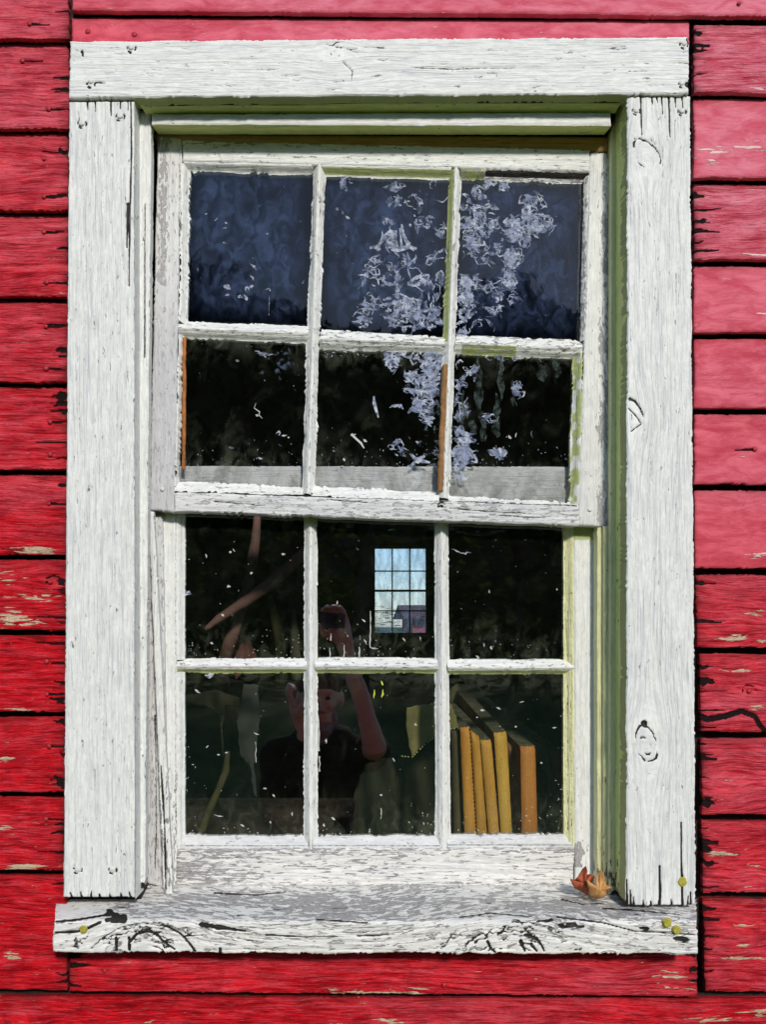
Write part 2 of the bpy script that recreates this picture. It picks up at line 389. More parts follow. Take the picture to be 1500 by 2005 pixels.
def pane(name, quad, Y, mat, parent, strokes=()):
    """a 3 mm pane; strokes = ribbons (list of (pts, widths, material index)) lying on its outer face"""
    bm = bmesh.new()
    f = [bm.verts.new(W(x, y, Y)) for x, y in quad]; b = [bm.verts.new(W(x, y, Y) + Vector((0, 0.003, 0))) for x, y in quad]
    bm.faces.new(f[::-1])
    for i in range(4): bm.faces.new((f[i], f[(i + 1) % 4], b[(i + 1) % 4], b[i])).material_index = 0
    for pts, ws, mi in strokes:
        P = [Vector((p[0], p[1])) for p in pts]; L = []; Rr = []
        lift = 0.0004 + random.random() * 0.0008
        for i, p in enumerate(P):
            d = (P[min(i + 1, len(P) - 1)] - P[max(i - 1, 0)])
            d = d.normalized() if d.length > 1e-6 else Vector((1, 0))
            q = Vector((-d.y, d.x)) * ws[i] * 0.5
            L.append(bm.verts.new(W(p.x + q.x, p.y + q.y, Y) - Vector((0, lift, 0))))
            Rr.append(bm.verts.new(W(p.x - q.x, p.y - q.y, Y) - Vector((0, lift, 0))))
        for i in range(len(P) - 1):
            bm.faces.new((L[i], L[i + 1], Rr[i + 1], Rr[i])).material_index = mi
    me = bpy.data.meshes.new(name); bm.to_mesh(me); bm.free()
    uvv = np.full((len(me.vertices), 3), 0.5, np.float32); uvv[:8] = [(0, 0, 0), (1, 0, 0), (1, 1, 0), (0, 1, 0)] * 2
    a = me.attributes.new('puv', 'FLOAT_VECTOR', 'POINT'); a.data.foreach_set('vector', uvv.ravel())
    return link(name, me, [mat, M_GLINT_SPECK, M_SPECK, M_YSPECK, M_SOFT_GLINT, M_DIMSMEAR], parent)

def curl(cx, cy, r, w, turn=None, rng=random, sq=0.8):
    a0 = rng.uniform(0, 6.28); tn = turn if turn is not None else rng.uniform(1.2, 5.2) * rng.choice((-1, 1))
    n = max(6, int(abs(tn) * 3.0)); pts = []; ws = []
    g = rng.uniform(-0.35, 0.35); e = rng.uniform(0.5, 1.0); ph = rng.uniform(0, 3.14)
    for i in range(n + 1):
        t = i / n; a = a0 + tn * t; rr = r * (1 + g * t) * (1 + 0.12 * math.sin(5 * a))
        x, y = rr * math.cos(a), rr * sq * e * math.sin(a)
        pts.append((cx + x * math.cos(ph) - y * math.sin(ph), cy + x * math.sin(ph) + y * math.cos(ph)))
        ws.append(w * (0.35 + 0.9 * math.sin(math.pi * min(1, max(0, t)))) * rng.uniform(0.7, 1.3))
    return pts, ws, 1

def dab(cx, cy, l, w, ang, mi=1, rng=random):
    a = ang + rng.uniform(-0.5, 0.5); pts = []; ws = []
    for i in range(5):
        t = i / 4 - 0.5
        pts.append((cx + l * t * math.cos(a) + rng.uniform(-.12, .12) * l, cy + l * t * math.sin(a) + rng.uniform(-.08, .08) * l))
        ws.append(w * (1.05 - abs(t) * 1.7) * rng.uniform(0.7, 1.2))
    return pts, ws, mi

def smear(x, y, L, w):
    n = 12; ph = random.uniform(0, 6)
    return ([(x + 2.5 * math.sin(ph + i * .8) + random.uniform(-.8, .8), y + L * (i / n - .5)) for i in range(n + 1)], [w * (.25 + .75 * math.sin(math.pi * (i + .5) / (n + 1))) * random.uniform(.8, 1.15) for i in range(n + 1)], 5)

def cluster(cx, cy, rx, ry, n, rmin, rmax, w=2.2, dabs=0.3, ang=0.3, turn=None):  # patch of curls and dabs that paints a sky reflection on the pane
    out = []; n = int(n * 0.72)
    for i in range(max(2, n // 3)):
        a = random.uniform(0, 6.28); q = math.sqrt(random.random())
        out.append(dab(cx + rx * q * math.cos(a), cy + ry * q * math.sin(a), random.uniform(14, 34), random.uniform(7, 15), random.uniform(0, 3), 4))
    for i in range(n):
        a = random.uniform(0, 6.28); q = math.sqrt(random.random())
        x, y = cx + rx * q * math.cos(a), cy + ry * q * math.sin(a)
        if random.random() < dabs: out.append(dab(x, y, random.uniform(rmin, rmax) * 1.6, w * random.uniform(1, 2), ang))
        else: out.append(curl(x, y, random.uniform(rmin * .8, rmax * random.choice((1, 1, 1.5))), w * random.uniform(0.5, 1.4), turn))
    return out

def specks(x0, y0, x1, y1, n, s=2.0, mi=2, low=0.0):
    out = []; n = int(n * 0.6); s = s * 0.85
    for i in range(n):
        t = random.random() ** (1 / (1 + 3 * low))
        x, y = random.uniform(x0, x1), y0 + (y1 - y0) * t
        out.append(dab(x, y, s * random.uniform(0.8, 2.6), s * random.uniform(0.5, 1.1), random.choice((0, 1.57, 1.57, 0.8)), mi))
    return out

def drip(x, y0, y1, w=1.6, mi=2):
    n = max(4, int((y1 - y0) / 8)); pts = []; ws = []
    for i in range(n + 1):
        pts.append((x + random.uniform(-1, 1), y0 + (y1 - y0) * i / n)); ws.append(w * random.uniform(0.3, 1.3))
    return pts, ws, mi

# ================================================================== RED WALL
wall = empty('clapboard_wall', (0, 0.03, 1.0), 'red clapboard siding of weathered overlapping boards around the white window', 'wall')
wall['kind'] = 'thing'
NAILS_W = []
def nail(px, py, Y, parent, mat, r=4.0, name='nail_head', label=None):
    bm = bmesh.new(); c = W(px, py, Y); rr = r * S
    rings = [(1.0, 0.0), (0.98, -0.0009), (0.8, -0.0016), (0.45, -0.0021)]
    vs = []
    ph = random.random() * 6
    for q, dy in rings:
        vs.append([bm.verts.new(c + Vector((math.cos(a * math.pi / 6 + ph) * rr * q * random.uniform(0.93, 1.06), dy, math.sin(a * math.pi / 6 + ph) * rr * q * random.uniform(0.93, 1.06)))) for a in range(12)])
    for k in range(3):
        for i in range(12): bm.faces.new((vs[k][i], vs[k][(i + 1) % 12], vs[k + 1][(i + 1) % 12], vs[k + 1][i]))
    bm.faces.new(vs[3])
    bmesh.ops.recalc_face_normals(bm, faces=bm.faces)
    me = bpy.data.meshes.new(name); bm.to_mesh(me); bm.free()
    for p in me.polygons: p.use_smooth = True
    return link(name, me, mat, parent)

def edges_x(x0, x1, fine0=-12, fine1=1512, res=2.5, coarse=22):
    """sampling positions: fine inside the picture, coarse outside"""
    a = []; x = x0
    while x < x1 - 1e-6:
        a.append(x); x += res if fine0 <= x <= fine1 else (min(coarse, fine0 - x + 0.01) if x < fine0 else coarse)
    if x1 - a[-1] < 0.8: a[-1] = x1
    else: a.append(x1)
    return (np.array(a) - x0) / (x1 - x0)

def glare_at(PX, PY):  # paler towards top and right: glare painted into the board colour
    lf = np.interp(PY, [0, 80, 250, 500, 900, 1300, 2000], [0.50, 0.40, 0.34, 0.22, 0.18, 0.04, 0.0])
    rt = np.interp(PY, [0, 60, 350, 520, 800, 1000, 1150, 1600, 2000], [1.0, 0.85, 1.0, 0.72, 0.70, 0.66, 0.30, 0.20, 0.12])
    return lf + (rt - lf) * sstep(120, 700, PX)

PEELS = [(70, 1078, 45, 9, .75), (20, 1130, 50, 12, .5), (60, 1170, 55, 8, .6), (30, 1210, 50, 14, .75), (90, 1165, 20, 5, .7), (40, 1390, 30, 5, .6),
         (15, 1620, 30, 8, .5), (45, 1697, 50, 7, .8), (10, 1617, 20, 6, .6), (30, 1870, 35, 6, .6), (20, 870 + 1000, 20, 5, .5), (10, 1484, 20, 8, .6),
         (1400, 298, 60, 14, .42), (1450, 290, 50, 6, .5), (1480, 500, 40, 5, .7), (1485, 175, 20, 4, .8), (1490, 615, 25, 4, .7),
         (1490, 1087, 30, 7, .8), (1480, 1200, 40, 6, .55), (1440, 1250, 40, 8, .7), (1490, 1252, 20, 5, .8), (1440, 1312, 40, 7, .55), (1480, 1385, 30, 6, .6),
         (1430, 1672, 50, 6, .7), (1480, 1695, 30, 6, .65), (1460, 1810, 40, 5, .6), (1455, 1850, 20, 4, .6), (1450, 1875, 60, 5, .6), (1490, 1980, 40, 10, .6),
         (1310, 1910, 30, 8, .7), (1330, 1935, 50, 10, .6), (790, 1940, 60, 12, .55), (690, 1943, 60, 7, .55), (650, 1938, 20, 5, .6), (300, 2000, 40, 4, .4),
         (760, 2000, 40, 10, .45), (1395, 1993, 60, 8, .5), (560, 35, 80, 3, .3), (1390, 320, 20, 10, .5)]

def make_board(quad, ends='', nails=(), extra=None, xs=None, ys=None, rag=1.6, res=2.5, wobs=1.0, rel=0.9, smooth=False):
    x0 = quad[0][0]; x1 = quad[1][0]
    def feat(A):
        PX, PY = A['PX'], A['PY']
        A['green'] = np.clip(glare_at(PX, PY) + 0.10 * vn(PX / 300, PY / 60, A['seed']), 0, 1)
        pk = 0.0 + 0 * PX
        for (x, y, rx, ry, a) in PEELS:
            if quad[0][1] - 30 < y < quad[3][1] + 30: pk = np.maximum(pk, a * np.exp(-(((PX - x) / rx) ** 2 + ((PY - y) / ry) ** 2)))
        A['wear'] = pk
        d = A['dark']
        rs = random.Random(A['seed'])
        hgt = quad[3][1] - quad[0][1]
        # splits running in from the board ends, next to the casing
        for (e, xe, sg) in (('R', x1, -1), ('L', x0, 1)):
            if e in ends:
                for q in range(0 if smooth else rs.choice((2, 3, 4, 6))):
                    yy = quad[0][1] + rs.uniform(0.08, 0.95) * hgt; L = rs.uniform(8, 34) if rs.random() < .8 else rs.uniform(34, 60)
                    d = np.maximum(d, rs.uniform(.55, 1) * streak(PX, PY, [(xe + 2 * -sg, yy), (xe + sg * L * .4, yy + rs.uniform(-2, 2)), (xe + sg * L, yy + rs.uniform(-3, 3))], rs.uniform(0.8, 3.0), 0.1, 1.6))
                    if rs.random() < .35: d = np.maximum(d, blob(PX, PY, xe + sg * rs.uniform(2, 10), yy, rs.uniform(8, 18), rs.uniform(3, 8), 0.5, 0.9, A['seed']))
                A['grey'] = np.maximum(A['grey'], (0.4 if smooth else 0.95) * np.exp(-(A['dr'] if e == 'R' else A['dl']) / (3 if smooth else 9)) * (0.75 + 0.6 * vn(PY / 9, PX * 0, A['seed'])))
        for (nx_, ny_) in nails:
            sg = 1 if nx_ < 700 else -1
            if rs.random() < 0.6: d = np.maximum(d, streak(PX, PY, [(nx_, ny_), (nx_ + sg * 20, ny_ + 1), (nx_ + sg * 38, ny_ + rs.uniform(-3, 3))], 1.3, 0.8))
            A['grey'] = np.maximum(A['grey'], 0.35 * blob(PX, PY, nx_, ny_, 7, 6))
        # shade under each lap, painted in as a darker top edge
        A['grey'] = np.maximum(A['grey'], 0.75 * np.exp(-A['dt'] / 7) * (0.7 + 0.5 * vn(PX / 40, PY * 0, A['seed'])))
        A['dark'] = d
        if smooth: A['grn'] = 0.10 + 0.15 * sstep(.1, .6, vn(PX / 120, PY / 30, A['seed'])) + 0 * PX
        A['gv'] = A['gv'] + wobs * (5 * vn(PX / 110, PY / 50, A['seed'] + 1) + 1.6 * vn(PX / 36, PY / 24, A['seed'] + 2))
        if extra: extra(A)
    Yf = lambda A: 0.030 - 0.014 * A['T']
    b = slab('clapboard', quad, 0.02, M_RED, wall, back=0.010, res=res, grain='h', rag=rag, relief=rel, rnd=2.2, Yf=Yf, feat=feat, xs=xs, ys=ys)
    for (nx_, ny_) in nails:
        t = (ny_ - quad[0][1]) / (quad[3][1] - quad[0][1])
        nail(nx_, ny_, 0.029 - 0.014 * t, b, M_REDNAIL, random.uniform(3.6, 5.2))
    return b

FX0, FX1 = -760, 2260
gap = 9
# left column: (y at outer end, y at casing) of each dark lap line
L_y = [-60, 78, 254, 414, 583, 750, 922, 1088, 1236, 1396, 1553, 1706, 1940]
L_n = {1: [(95, 214), (58, 48)], 2: [(86, 312), (86, 386)], 3: [(86, 455), (91, 553)], 4: [(90, 640), (90, 722)], 5: [(98, 826), (98, 890)], 6: [(96, 986)],
       7: [(98, 1140)], 8: [(91, 1295), (92, 1359)], 9: [(96, 1461)], 10: [(90, 1603)], 11: []}
def lx(y): return 134 - 4 * np.clip(y / 1000, 0, 1) - 6 * np.clip((y - 1000) / 700, 0, 1)
def rx(y): return 1353 + 2.0 * np.clip(y / 1000, 0, 1) + 14 * np.clip((y - 1000) / 850, 0, 1)
L_n = {1: [(58, 48)], 2: [(95, 214), (44, 120)], 3: [(86, 312), (86, 386)], 4: [(86, 455), (91, 553)], 5: [(90, 640), (90, 722)], 6: [(98, 826), (98, 890)], 7: [(96, 986)],
       8: [(98, 1140)], 9: [(91, 1295), (92, 1359)], 10: [(96, 1461)], 11: [(90, 1603)], 12: []}
for i in range(1, len(L_y)):
    y0, y1 = L_y[i - 1] + gap / 2 + 1, L_y[i] - gap / 2 - 1
    xe0, xe1 = (lx(y0), lx(y1)) if y1 < 1860 else (min(lx(y0), 131), 131)
    if i == 12: xe0 = 131
    def knotf(A, i=i):
        if i == 8:
            knot(A, 105, 1137, 16, 10, 0.8); A['dark'] = np.maximum(A['dark'], 0.8 * ringk(A['PX'], A['PY'], 105, 1137, 15, 9, 0, 0.3))
    make_board([(FX0, y0 - 1), (xe0, y0 + 2), (xe1, y1 + 3), (FX0, y1 - 2)], 'R', L_n.get(i, ()), knotf, xs=edges_x(FX0, xe0))
# right column
R_y = [42, 187, 354, 514, 656, 804, 953, 1118, 1273, 1438, 1600, 1752, 1946]
R_n = {4: [], 6: [(1478, 880)], 9: [(1467, 1353)]}
for i in range(1, len(R_y)):
    y0, y1 = R_y[i - 1] + gap / 2 + 2, R_y[i] - gap / 2 - 2
    xa0, xa1 = rx(y0) + 6, rx(y1) + 6
    if i >= 9: xa0 += 4; xa1 += 6
    def rfeat(A, i=i):
        PX, PY = A['PX'], A['PY']
        if i == 9:   # the board that has broken along its lower edge
            d = streak(PX, PY, [(1362, 1398), (1385, 1408), (1420, 1402), (1452, 1392), (1478, 1402), (1490, 1422), (1500, 1432), (1600, 1436)], 5.5, 3)
            d = np.maximum(d, streak(PX, PY, [(1362, 1330), (1395, 1332)], 4, 1.5))
            A['dark'] = np.maximum(A['dark'], d)
            knot(A, 1467, 1353, 18, 12, 0.8); A['dark'] = np.maximum(A['dark'], 0.6 * ringk(PX, PY, 1467, 1353, 13, 12, 20, 0.25))
        if i == 7 or i == 5: A['wear'] = A['wear']
        if i == 10: knot(A, 1420, 1530, 30, 30, 0.4)
        if i in (1, 12, 11, 10):
            A['dark'] = np.maximum(A['dark'], streak(PX, PY, [(xa0 - 2, y0 + 40), (xa0 + 30, y0 + 42)], 3.0, 1.5))
    make_board([(xa0, y0), (FX1, y0 + 6), (FX1, y1 + 5), (xa1, y1)], 'L', R_n.get(i, ()), rfeat, xs=edges_x(xa0, FX1), wobs=0.8 if i in (2, 4, 5, 6, 7) else 1.3, rel=0.22 if i in (2, 4, 5, 6, 7) else 1.1, smooth=i in (2, 4, 5, 6, 7))
# courses above the window (the first runs on to the right)
make_board([(142, -150), (FX1, -140), (FX1, 37), (142, 20)], '', [(1447, 8)], xs=edges_x(142, FX1), rag=1.0, smooth=True, rel=.2)
make_board([(141, 34), (1350, 40), (1350, 86), (141, 90)], 'LR', [(172, 63), (263, 69), (1398, 300)][:2], res=2.5, rag=1.0, smooth=True, rel=.2)
# courses below the sill
make_board([(136, 1846), (1366, 1846), (1366, 1950), (136, 1940)], 'LR', [(870, 1928), (205, 1900)], res=2.5, rag=1.2)
def bot(A): knot(A, 30, 1995, 40, 20, 0.7)
make_board([(FX0, 1948), (FX1, 1958), (FX1, 2085), (FX0, 2080)], '', [], bot, xs=edges_x(FX0, FX1), rag=1.2)
for k in range(9):      # plain courses down to the foundation, below the picture
    y = 2092 + k * 148
    make_board([(FX0, y), (FX1, y), (FX1, y + 142), (FX0, y + 142)], '', [], xs=np.linspace(0, 1, 120), ys=np.linspace(0, 1, 12), rag=0.5)
for k in range(4):      # and up to the eaves, above the picture
    y = -160 - k * 150
    make_board([(FX0, y - 142), (FX1, y - 142), (FX1, y), (FX0, y)], '', [], xs=np.linspace(0, 1, 120), ys=np.linspace(0, 1, 12), rag=0.5)
make_board([(FX0, -152), (136, -152), (136, -66), (FX0, -66)], '', [], xs=np.linspace(0, 1, 60), ys=np.linspace(0, 1, 12), rag=0.5)

def box(name, x0, x1, y0, y1, z0, z1, mat, parent=None):
    bm = bmesh.new(); bmesh.ops.create_cube(bm, size=1)
    for v in bm.verts: v.co = Vector((x0 if v.co.x < 0 else x1, y0 if v.co.y < 0 else y1, z0 if v.co.z < 0 else z1))
    me = bpy.data.meshes.new(name); bm.to_mesh(me); bm.free()
    return link(name, me, mat, parent)

def joinboxes(name, boxes, mat, parent=None):
    bm = bmesh.new()
    for (x0, x1, y0, y1, z0, z1) in boxes:
        r = bmesh.ops.create_cube(bm, size=1)
        for v in r['verts']: v.co = Vector((x0 if v.co.x < 0 else x1, y0 if v.co.y < 0 else y1, z0 if v.co.z < 0 else z1))
    me = bpy.data.meshes.new(name); bm.to_mesh(me); bm.free()
    return link(name, me, mat, parent)

# sheathing behind the boards, with the window opening
a, b_ = W(276, 196, 0.04), W(1216, 1752, 0.04)
xl, xr, zt, zb = a.x, b_.x, a.z, b_.z
WX0, WX1 = W(FX0, 0, 0.04).x, W(FX1, 0, 0.04).x
joinboxes('sheathing', [(WX0, xl, 0.042, 0.13, 0.1, 3.2), (xr, WX1, 0.042, 0.13, 0.1, 3.2), (xl, xr, 0.043, 0.13, zt, 3.2), (xl, xr, 0.043, 0.13, 0.1, zb - 0.03)], M_BLACK, wall)

# ================================================================== WINDOW
win = empty('sash_window', (0.07, 0.0, W(0, 1865).z), 'white painted sash window with peeling frame set in the red clapboard wall', 'window')
win['kind'] = 'thing'

# --- casings
def f_head(A):
    PX, PY = A['PX'], A['PY']
    knot(A, 662, 104, 26, 22, 0.9); knot(A, 690, 148, 30, 16, 0.7); knot(A, 770, 160, 16, 12, 0.6)
    d = 0.62 * ringk(PX, PY, 664, 100, 17, 17, 0, 0.13, 5, 0.3)
    d = np.maximum(d, 0.55 * ringk(PX, PY, 662, 102, 8, 9, 0, 0.25, 8, 0.2))
    d = np.maximum(d, 0.5 * streak(PX, PY, [(640, 88), (655, 92), (680, 96), (700, 106)], 0.8, 0.4))
    d = np.maximum(d, 0.55 * streak(PX, PY, [(805, 133), (880, 136), (930, 135), (1010, 133)], 0.9, 0.3))
    d = np.maximum(d, 0.6 * streak(PX, PY, [(672, 122), (690, 140), (688, 158)], 0.9, 0.4))
    for (x, y, r_) in ((1340, 88, 8), (257, 95, 8), (1336, 165, 7), (178, 165, 8)):
        m = ringk(PX, PY, x, y, r_, r_, 0, 0.30, 4) * (PY > y - 3)
        d = np.maximum(d, m)
    d = np.maximum(d, 0.7 * streak(PX, PY, [(185, 163), (192, 162), (205, 163)], 0.9, 0.4))
    d = np.maximum(d, streak(PX, PY, [(160, 101), (162, 110)], 1.6, 0.8))
    d = np.maximum(d, blob(PX, PY, 1347, 166, 5, 6)); d = np.maximum(d, blob(PX, PY, 1348, 80, 4, 5))
    rs = random.Random(4)
    for q in range(46):
        x, y = rs.uniform(150, 1340), rs.uniform(85, 182); L = rs.uniform(8, 40)
        d = np.maximum(d, rs.uniform(0.35, 0.55) * streak(PX, PY, [(x, y), (x + L * .5, y + rs.uniform(-2, 2)), (x + L, y + rs.uniform(-2, 2))], 0.7, 0.3))
    A['dark'] = d
def spread_quad_top(A): pass
def Yhead(A): return -0.006 + 0 * A['S']
hc = slab('head_casing', [(137, 81), (1349, 73), (1349, 184), (135, 192)], -0.006, M_HEAD, win, back=0.030, res=2.0, rag=1.6, relief=0.5,
          feat=f_head, wear=0.04, sk=lambda M, x, y, t, s: M.__setitem__((slice(None), 2), (t > .99) * (x > 262) * (x < 1230) * 1.0))  # casing underside carries the painted green shade
for (x, y) in ((257, 94), (1340, 86), (1335, 164), (178, 160)): nail(x, y, -0.0055, hc, M_WNAIL, 5.5)

def f_lc(A):
    PX, PY = A['PX'], A['PY']
    rs = random.Random(11); d = A['dark']
    for x in (170, 186, 216, 235, 250):
        d = np.maximum(d, 0.8 * streak(PX, PY, [(x, 194), (x + 1, 200 + rs.uniform(4, 30))], 1.3, 0.2))
    d = np.maximum(d, 0.9 * streak(PX, PY, [(256, 200), (257, 300), (254, 420), (252, 560)], 0.9, 0.6))
    d = np.maximum(d, 1.0 * streak(PX, PY, [(251, 400), (249, 440), (248, 485)], 2.2, 0.5))
    for q in range(38):
        x, y = rs.uniform(140, 255), rs.uniform(220, 1740); L = rs.uniform(20, 120)
        d = np.maximum(d, rs.uniform(0.32, 0.46) * streak(PX, PY, [(x, y), (x + rs.uniform(-1, 1), y + L)], 0.7, 0.3))
    for x in range(140, 262, 19):
        d = np.maximum(d, streak(PX, PY, [(x + rs.uniform(-3, 3), 1760), (x + rs.uniform(-3, 3), 1752 - rs.uniform(0, 8))], 2.0, 0.4))
    for (x, y) in ((160, 243), (235, 229), (152, 1702), (220, 1703)):
        d = np.maximum(d, 0.95 * ringk(PX, PY, x, y, 8.0, 8.0, 0, 0.26, 4) * (PY > y - 4))
    A['dark'] = d
    A['gv'] = A['gv'] * 1.0
lc = slab('side_casing', [(135, 199), (262, 199), (263, 1756), (124, 1756)], 0.0, M_CASE, win, back=0.030, res=2.0, grain='v', rag=0.8, relief=0.9, feat=f_lc, wear=0.06)
lc['label'] = 'left casing board of fine grained white paint'
for (x, y) in ((160, 242), (235, 228), (152, 1701), (220, 1702)): nail(x, y, 0.0, lc, M_WNAIL, 6.0)

def f_rc(A):
    PX, PY = A['PX'], A['PY']
    rs = random.Random(21); d = A['dark']
    for x, L in ((1255, 75), (1276, 15), (1296, 35), (1310, 80), (1322, 20), (1336, 28), (1286, 12)):
        d = np.maximum(d, 0.8 * streak(PX, PY, [(x, 184), (x + 1, 190 + L * .5), (x + 2, 190 + L)], 1.3, 0.2))
    knot(A, 1265, 302, 26, 36, 0.85, 'v'); knot(A, 1262, 1455, 26, 42, 0.85, 'v'); knot(A, 1238, 815, 26, 40, 0.7, 'v'); knot(A, 1275, 1530, 16, 60, 0.4, 'v')
    A['grey'] = np.maximum(A['grey'], 0.22 * blob(PX, PY, 1266, 302, 26, 28, .4)); A['grey'] = np.maximum(A['grey'], 0.25 * blob(PX, PY, 1265, 1458, 17, 32, .4))
    d = np.maximum(d, 0.80 * ringk(PX, PY, 1268, 302, 34, 19, 48, 0.10, 5, -0.1))
    d = np.maximum(d, 0.55 * ringk(PX, PY, 1268, 302, 39, 25, 48, 0.07, 8, 0.5))
    d = np.maximum(d, 0.85 * ringk(PX, PY, 1266, 1456, 36, 20, 74, 0.085, 15, 0.0))
    d = np.maximum(d, blob(PX, PY, 1262, 1416, 6, 7)); 
    d = np.maximum(d, 0.6 * ringk(PX, PY, 1264, 1460, 18, 9, 70, 0.2, 18, 0.3))
    d = np.maximum(d, 0.9 * streak(PX, PY, [(1234, 781), (1244, 786), (1254, 800), (1260, 815)], 2.0, 0.4))
    d = np.maximum(d, 0.7 * streak(PX, PY, [(1232, 800), (1246, 815), (1256, 830), (1236, 845)], 0.9, 0.4))
    d = np.maximum(d, 1.0 * streak(PX, PY, [(1292, 1776), (1293, 1735), (1292, 1695)], 2.6, 0.7))
    d = np.maximum(d, 1.0 * streak(PX, PY, [(1337, 1776), (1336, 1740), (1335, 1690), (1334, 1610)], 2.2, 0.5))
    for x, L in ((1235, 30), (1241, 16), (1260, 10), (1275, 8), (1315, 12), (1348, 18), (1353, 26), (1228, 50)):
        d = np.maximum(d, streak(PX, PY, [(x, 1776), (x, 1772 - L)], 1.8, 0.4))
    for q in range(36):
        x, y = rs.uniform(1232, 1350), rs.uniform(220, 1740); L = rs.uniform(10, 80)
        d = np.maximum(d, rs.uniform(0.32, 0.5) * streak(PX, PY, [(x, y), (x + rs.uniform(-1.5, 1.5), y + L)], 0.7, 0.3))
    for (x, y) in ((1246, 218), (1336, 219)): d = np.maximum(d, 0.9 * ringk(PX, PY, x, y, 7.5, 7.5, 0, 0.26, 4) * (PY > y - 4))
    A['dark'] = d
rc = slab('side_casing', [(1229, 189), (1352, 188), (1363, 1772), (1226, 1772)], 0.0, M_CASE, win, back=0.030, res=2.0, grain='v', rag=1.5, relief=0.7, feat=f_rc, wear=0.03, sk=lambda M, x, y, t, s: M.__setitem__((slice(None), 2), (s < .01) * 1.0))  # inner edge carries the painted green shade
rc['label'] = 'right casing board with knots and a split foot'
for (x, y) in ((1246, 217), (1336, 218)): nail(x, y, 0.0, rc, M_WNAIL, 5.5)

# --- sill
def f_sill(A):
    PX, PY = A['PX'], A['PY']
    d = A['dark']; T = A['T']
    # peel heavily on the flat top, less on the nosing
    wr = np.interp(PY, [1735, 1760, 1785, 1800, 1825, 1868], [0.32, 0.44, 0.38, 0.36, 0.30, 0.19])
    wr = wr + 0.16 * np.exp(-((PX - 650) / 260) ** 2) * (PY < 1800) + 0.22 * blob(PX, PY, 1160, 1778, 170, 18, 0.6) + 0.10 * vn(PX / 120, PY / 14, 77)
    wr = wr - 0.25 * blob(PX, PY, 160, 1800, 60, 40, 0.6)
    A['wear'] = np.clip(wr, 0.0, 0.9)
    for (x, y, rx_, ry_, am) in ((278, 1868, 95, 62, 0.95), (1000, 1868, 105, 66, 0.95), (1120, 1800, 50, 18, 0.4)):
        knot(A, x, y, rx_, ry_, am)
    for (kx, ky) in ((278, 1872), (1000, 1872)):
        for q, rr in enumerate((38, 47, 57, 68, 80, 93, 108)):
            d = np.maximum(d, (0.74 - .03 * q) * ringk(PX, PY, kx + (q % 3) * 3 - 3, ky, rr * 1.25, rr * 0.62, 0, 0.034 + 1.1 / rr, 40 + q, 0.15) * (PY < 1862))
    d = np.maximum(d, blob(PX, PY, 232, 1798, 22, 9, 0.3, 0.5)); d = np.maximum(d, 0.9 * blob(PX, PY, 222, 1790, 14, 9, 0.3, 0.8))
    d = np.maximum(d, streak(PX, PY, [(110, 1804), (150, 1800), (200, 1792), (225, 1790)], 1.4, 1.4))
    d = np.maximum(d, streak(PX, PY, [(108, 1826), (150, 1824), (170, 1818), (195, 1806)], 1.2, 2.2))
    d = np.maximum(d, streak(PX, PY, [(395, 1810), (430, 1815), (480, 1822)], 4.5, 0.9)); d = np.maximum(d, blob(PX, PY, 430, 1815, 12, 6))
    for (x, y) in ((228, 1845), (253, 1845), (432, 1866)): d = np.maximum(d, streak(PX, PY, [(x - 1, y - 10), (x, y + 14)], 1.6, 2.0))
    d = np.maximum(d, 0.9 * streak(PX, PY, [(255, 1842), (268, 1828), (290, 1822), (308, 1830), (322, 1845), (342, 1858)], 2.2, 1.0))
    d = np.maximum(d, 0.9 * streak(PX, PY, [(320, 1810), (352, 1826), (370, 1845), (382, 1862)], 1.1, 1.8))
    d = np.maximum(d, 0.5 * streak(PX, PY, [(360, 1798), (400, 1815), (440, 1832), (520, 1845)], 0.9, 0.8))
    d = np.maximum(d, 0.5 * streak(PX, PY, [(200, 1836), (235, 1815), (275, 1806), (320, 1812)], 0.9, 0.8))
    for pts, w0 in (([(955, 1843), (962, 1858), (970, 1864)], 2.2), ([(975, 1828), (985, 1822), (990, 1812)], 1.6), ([(1020, 1842), (1028, 1862)], 3.0),
                    ([(1040, 1848), (1052, 1862)], 2.4), ([(1030, 1830), (1050, 1836), (1062, 1852), (1066, 1862)], 2.6)):
        d = np.maximum(d, streak(PX, PY, pts, w0, 0.8))
    d = np.maximum(d, blob(PX, PY, 1115, 1812, 22, 5, 0.4, 0.7)); d = np.maximum(d, blob(PX, PY, 1068, 1802, 16, 4, 0.4, 0.7))
    d = np.maximum(d, blob(PX, PY, 1333, 1838, 15, 5, 0.4, 0.5)); d = np.maximum(d, 0.8 * blob(PX, PY, 1263, 1817, 9, 3, 0.4, 0.6))
    for pts in ([(520, 1830), (600, 1834), (660, 1833)], [(1180, 1778), (1250, 1782), (1330, 1790)], [(420, 1748), (500, 1752), (560, 1746)], [(700, 1832), (760, 1830)],
                [(1100, 1760), (1140, 1770), (1180, 1768)], [(1090, 1795), (1180, 1806), (1240, 1822), (1360, 1830)], [(900, 1796), (960, 1788), (1040, 1794)], [(620, 1800), (720, 1806)]):
        d = np.maximum(d, 0.75 * streak(PX, PY, pts, 1.1, 0.5))
    rs = random.Random(5)
    for q in range(70):
        x, y = rs.uniform(120, 1350), rs.uniform(1745, 1860); L = rs.uniform(10, 45)
        d = np.maximum(d, rs.uniform(0.35, 0.62) * streak(PX, PY, [(x, y), (x + L, y + rs.uniform(-3, 3))], 0.9, 0.3))
    # pink smears of the wall paint on the right ear handled by its own material zone (green channel unused)
    A['dark'] = d
def Ysill(A):
    return np.interp(A['PY'], [1700, 1738, 1800, 1806, 1812, 1900], [0.10, 0.082, -0.030, -0.034, -0.035, -0.033])
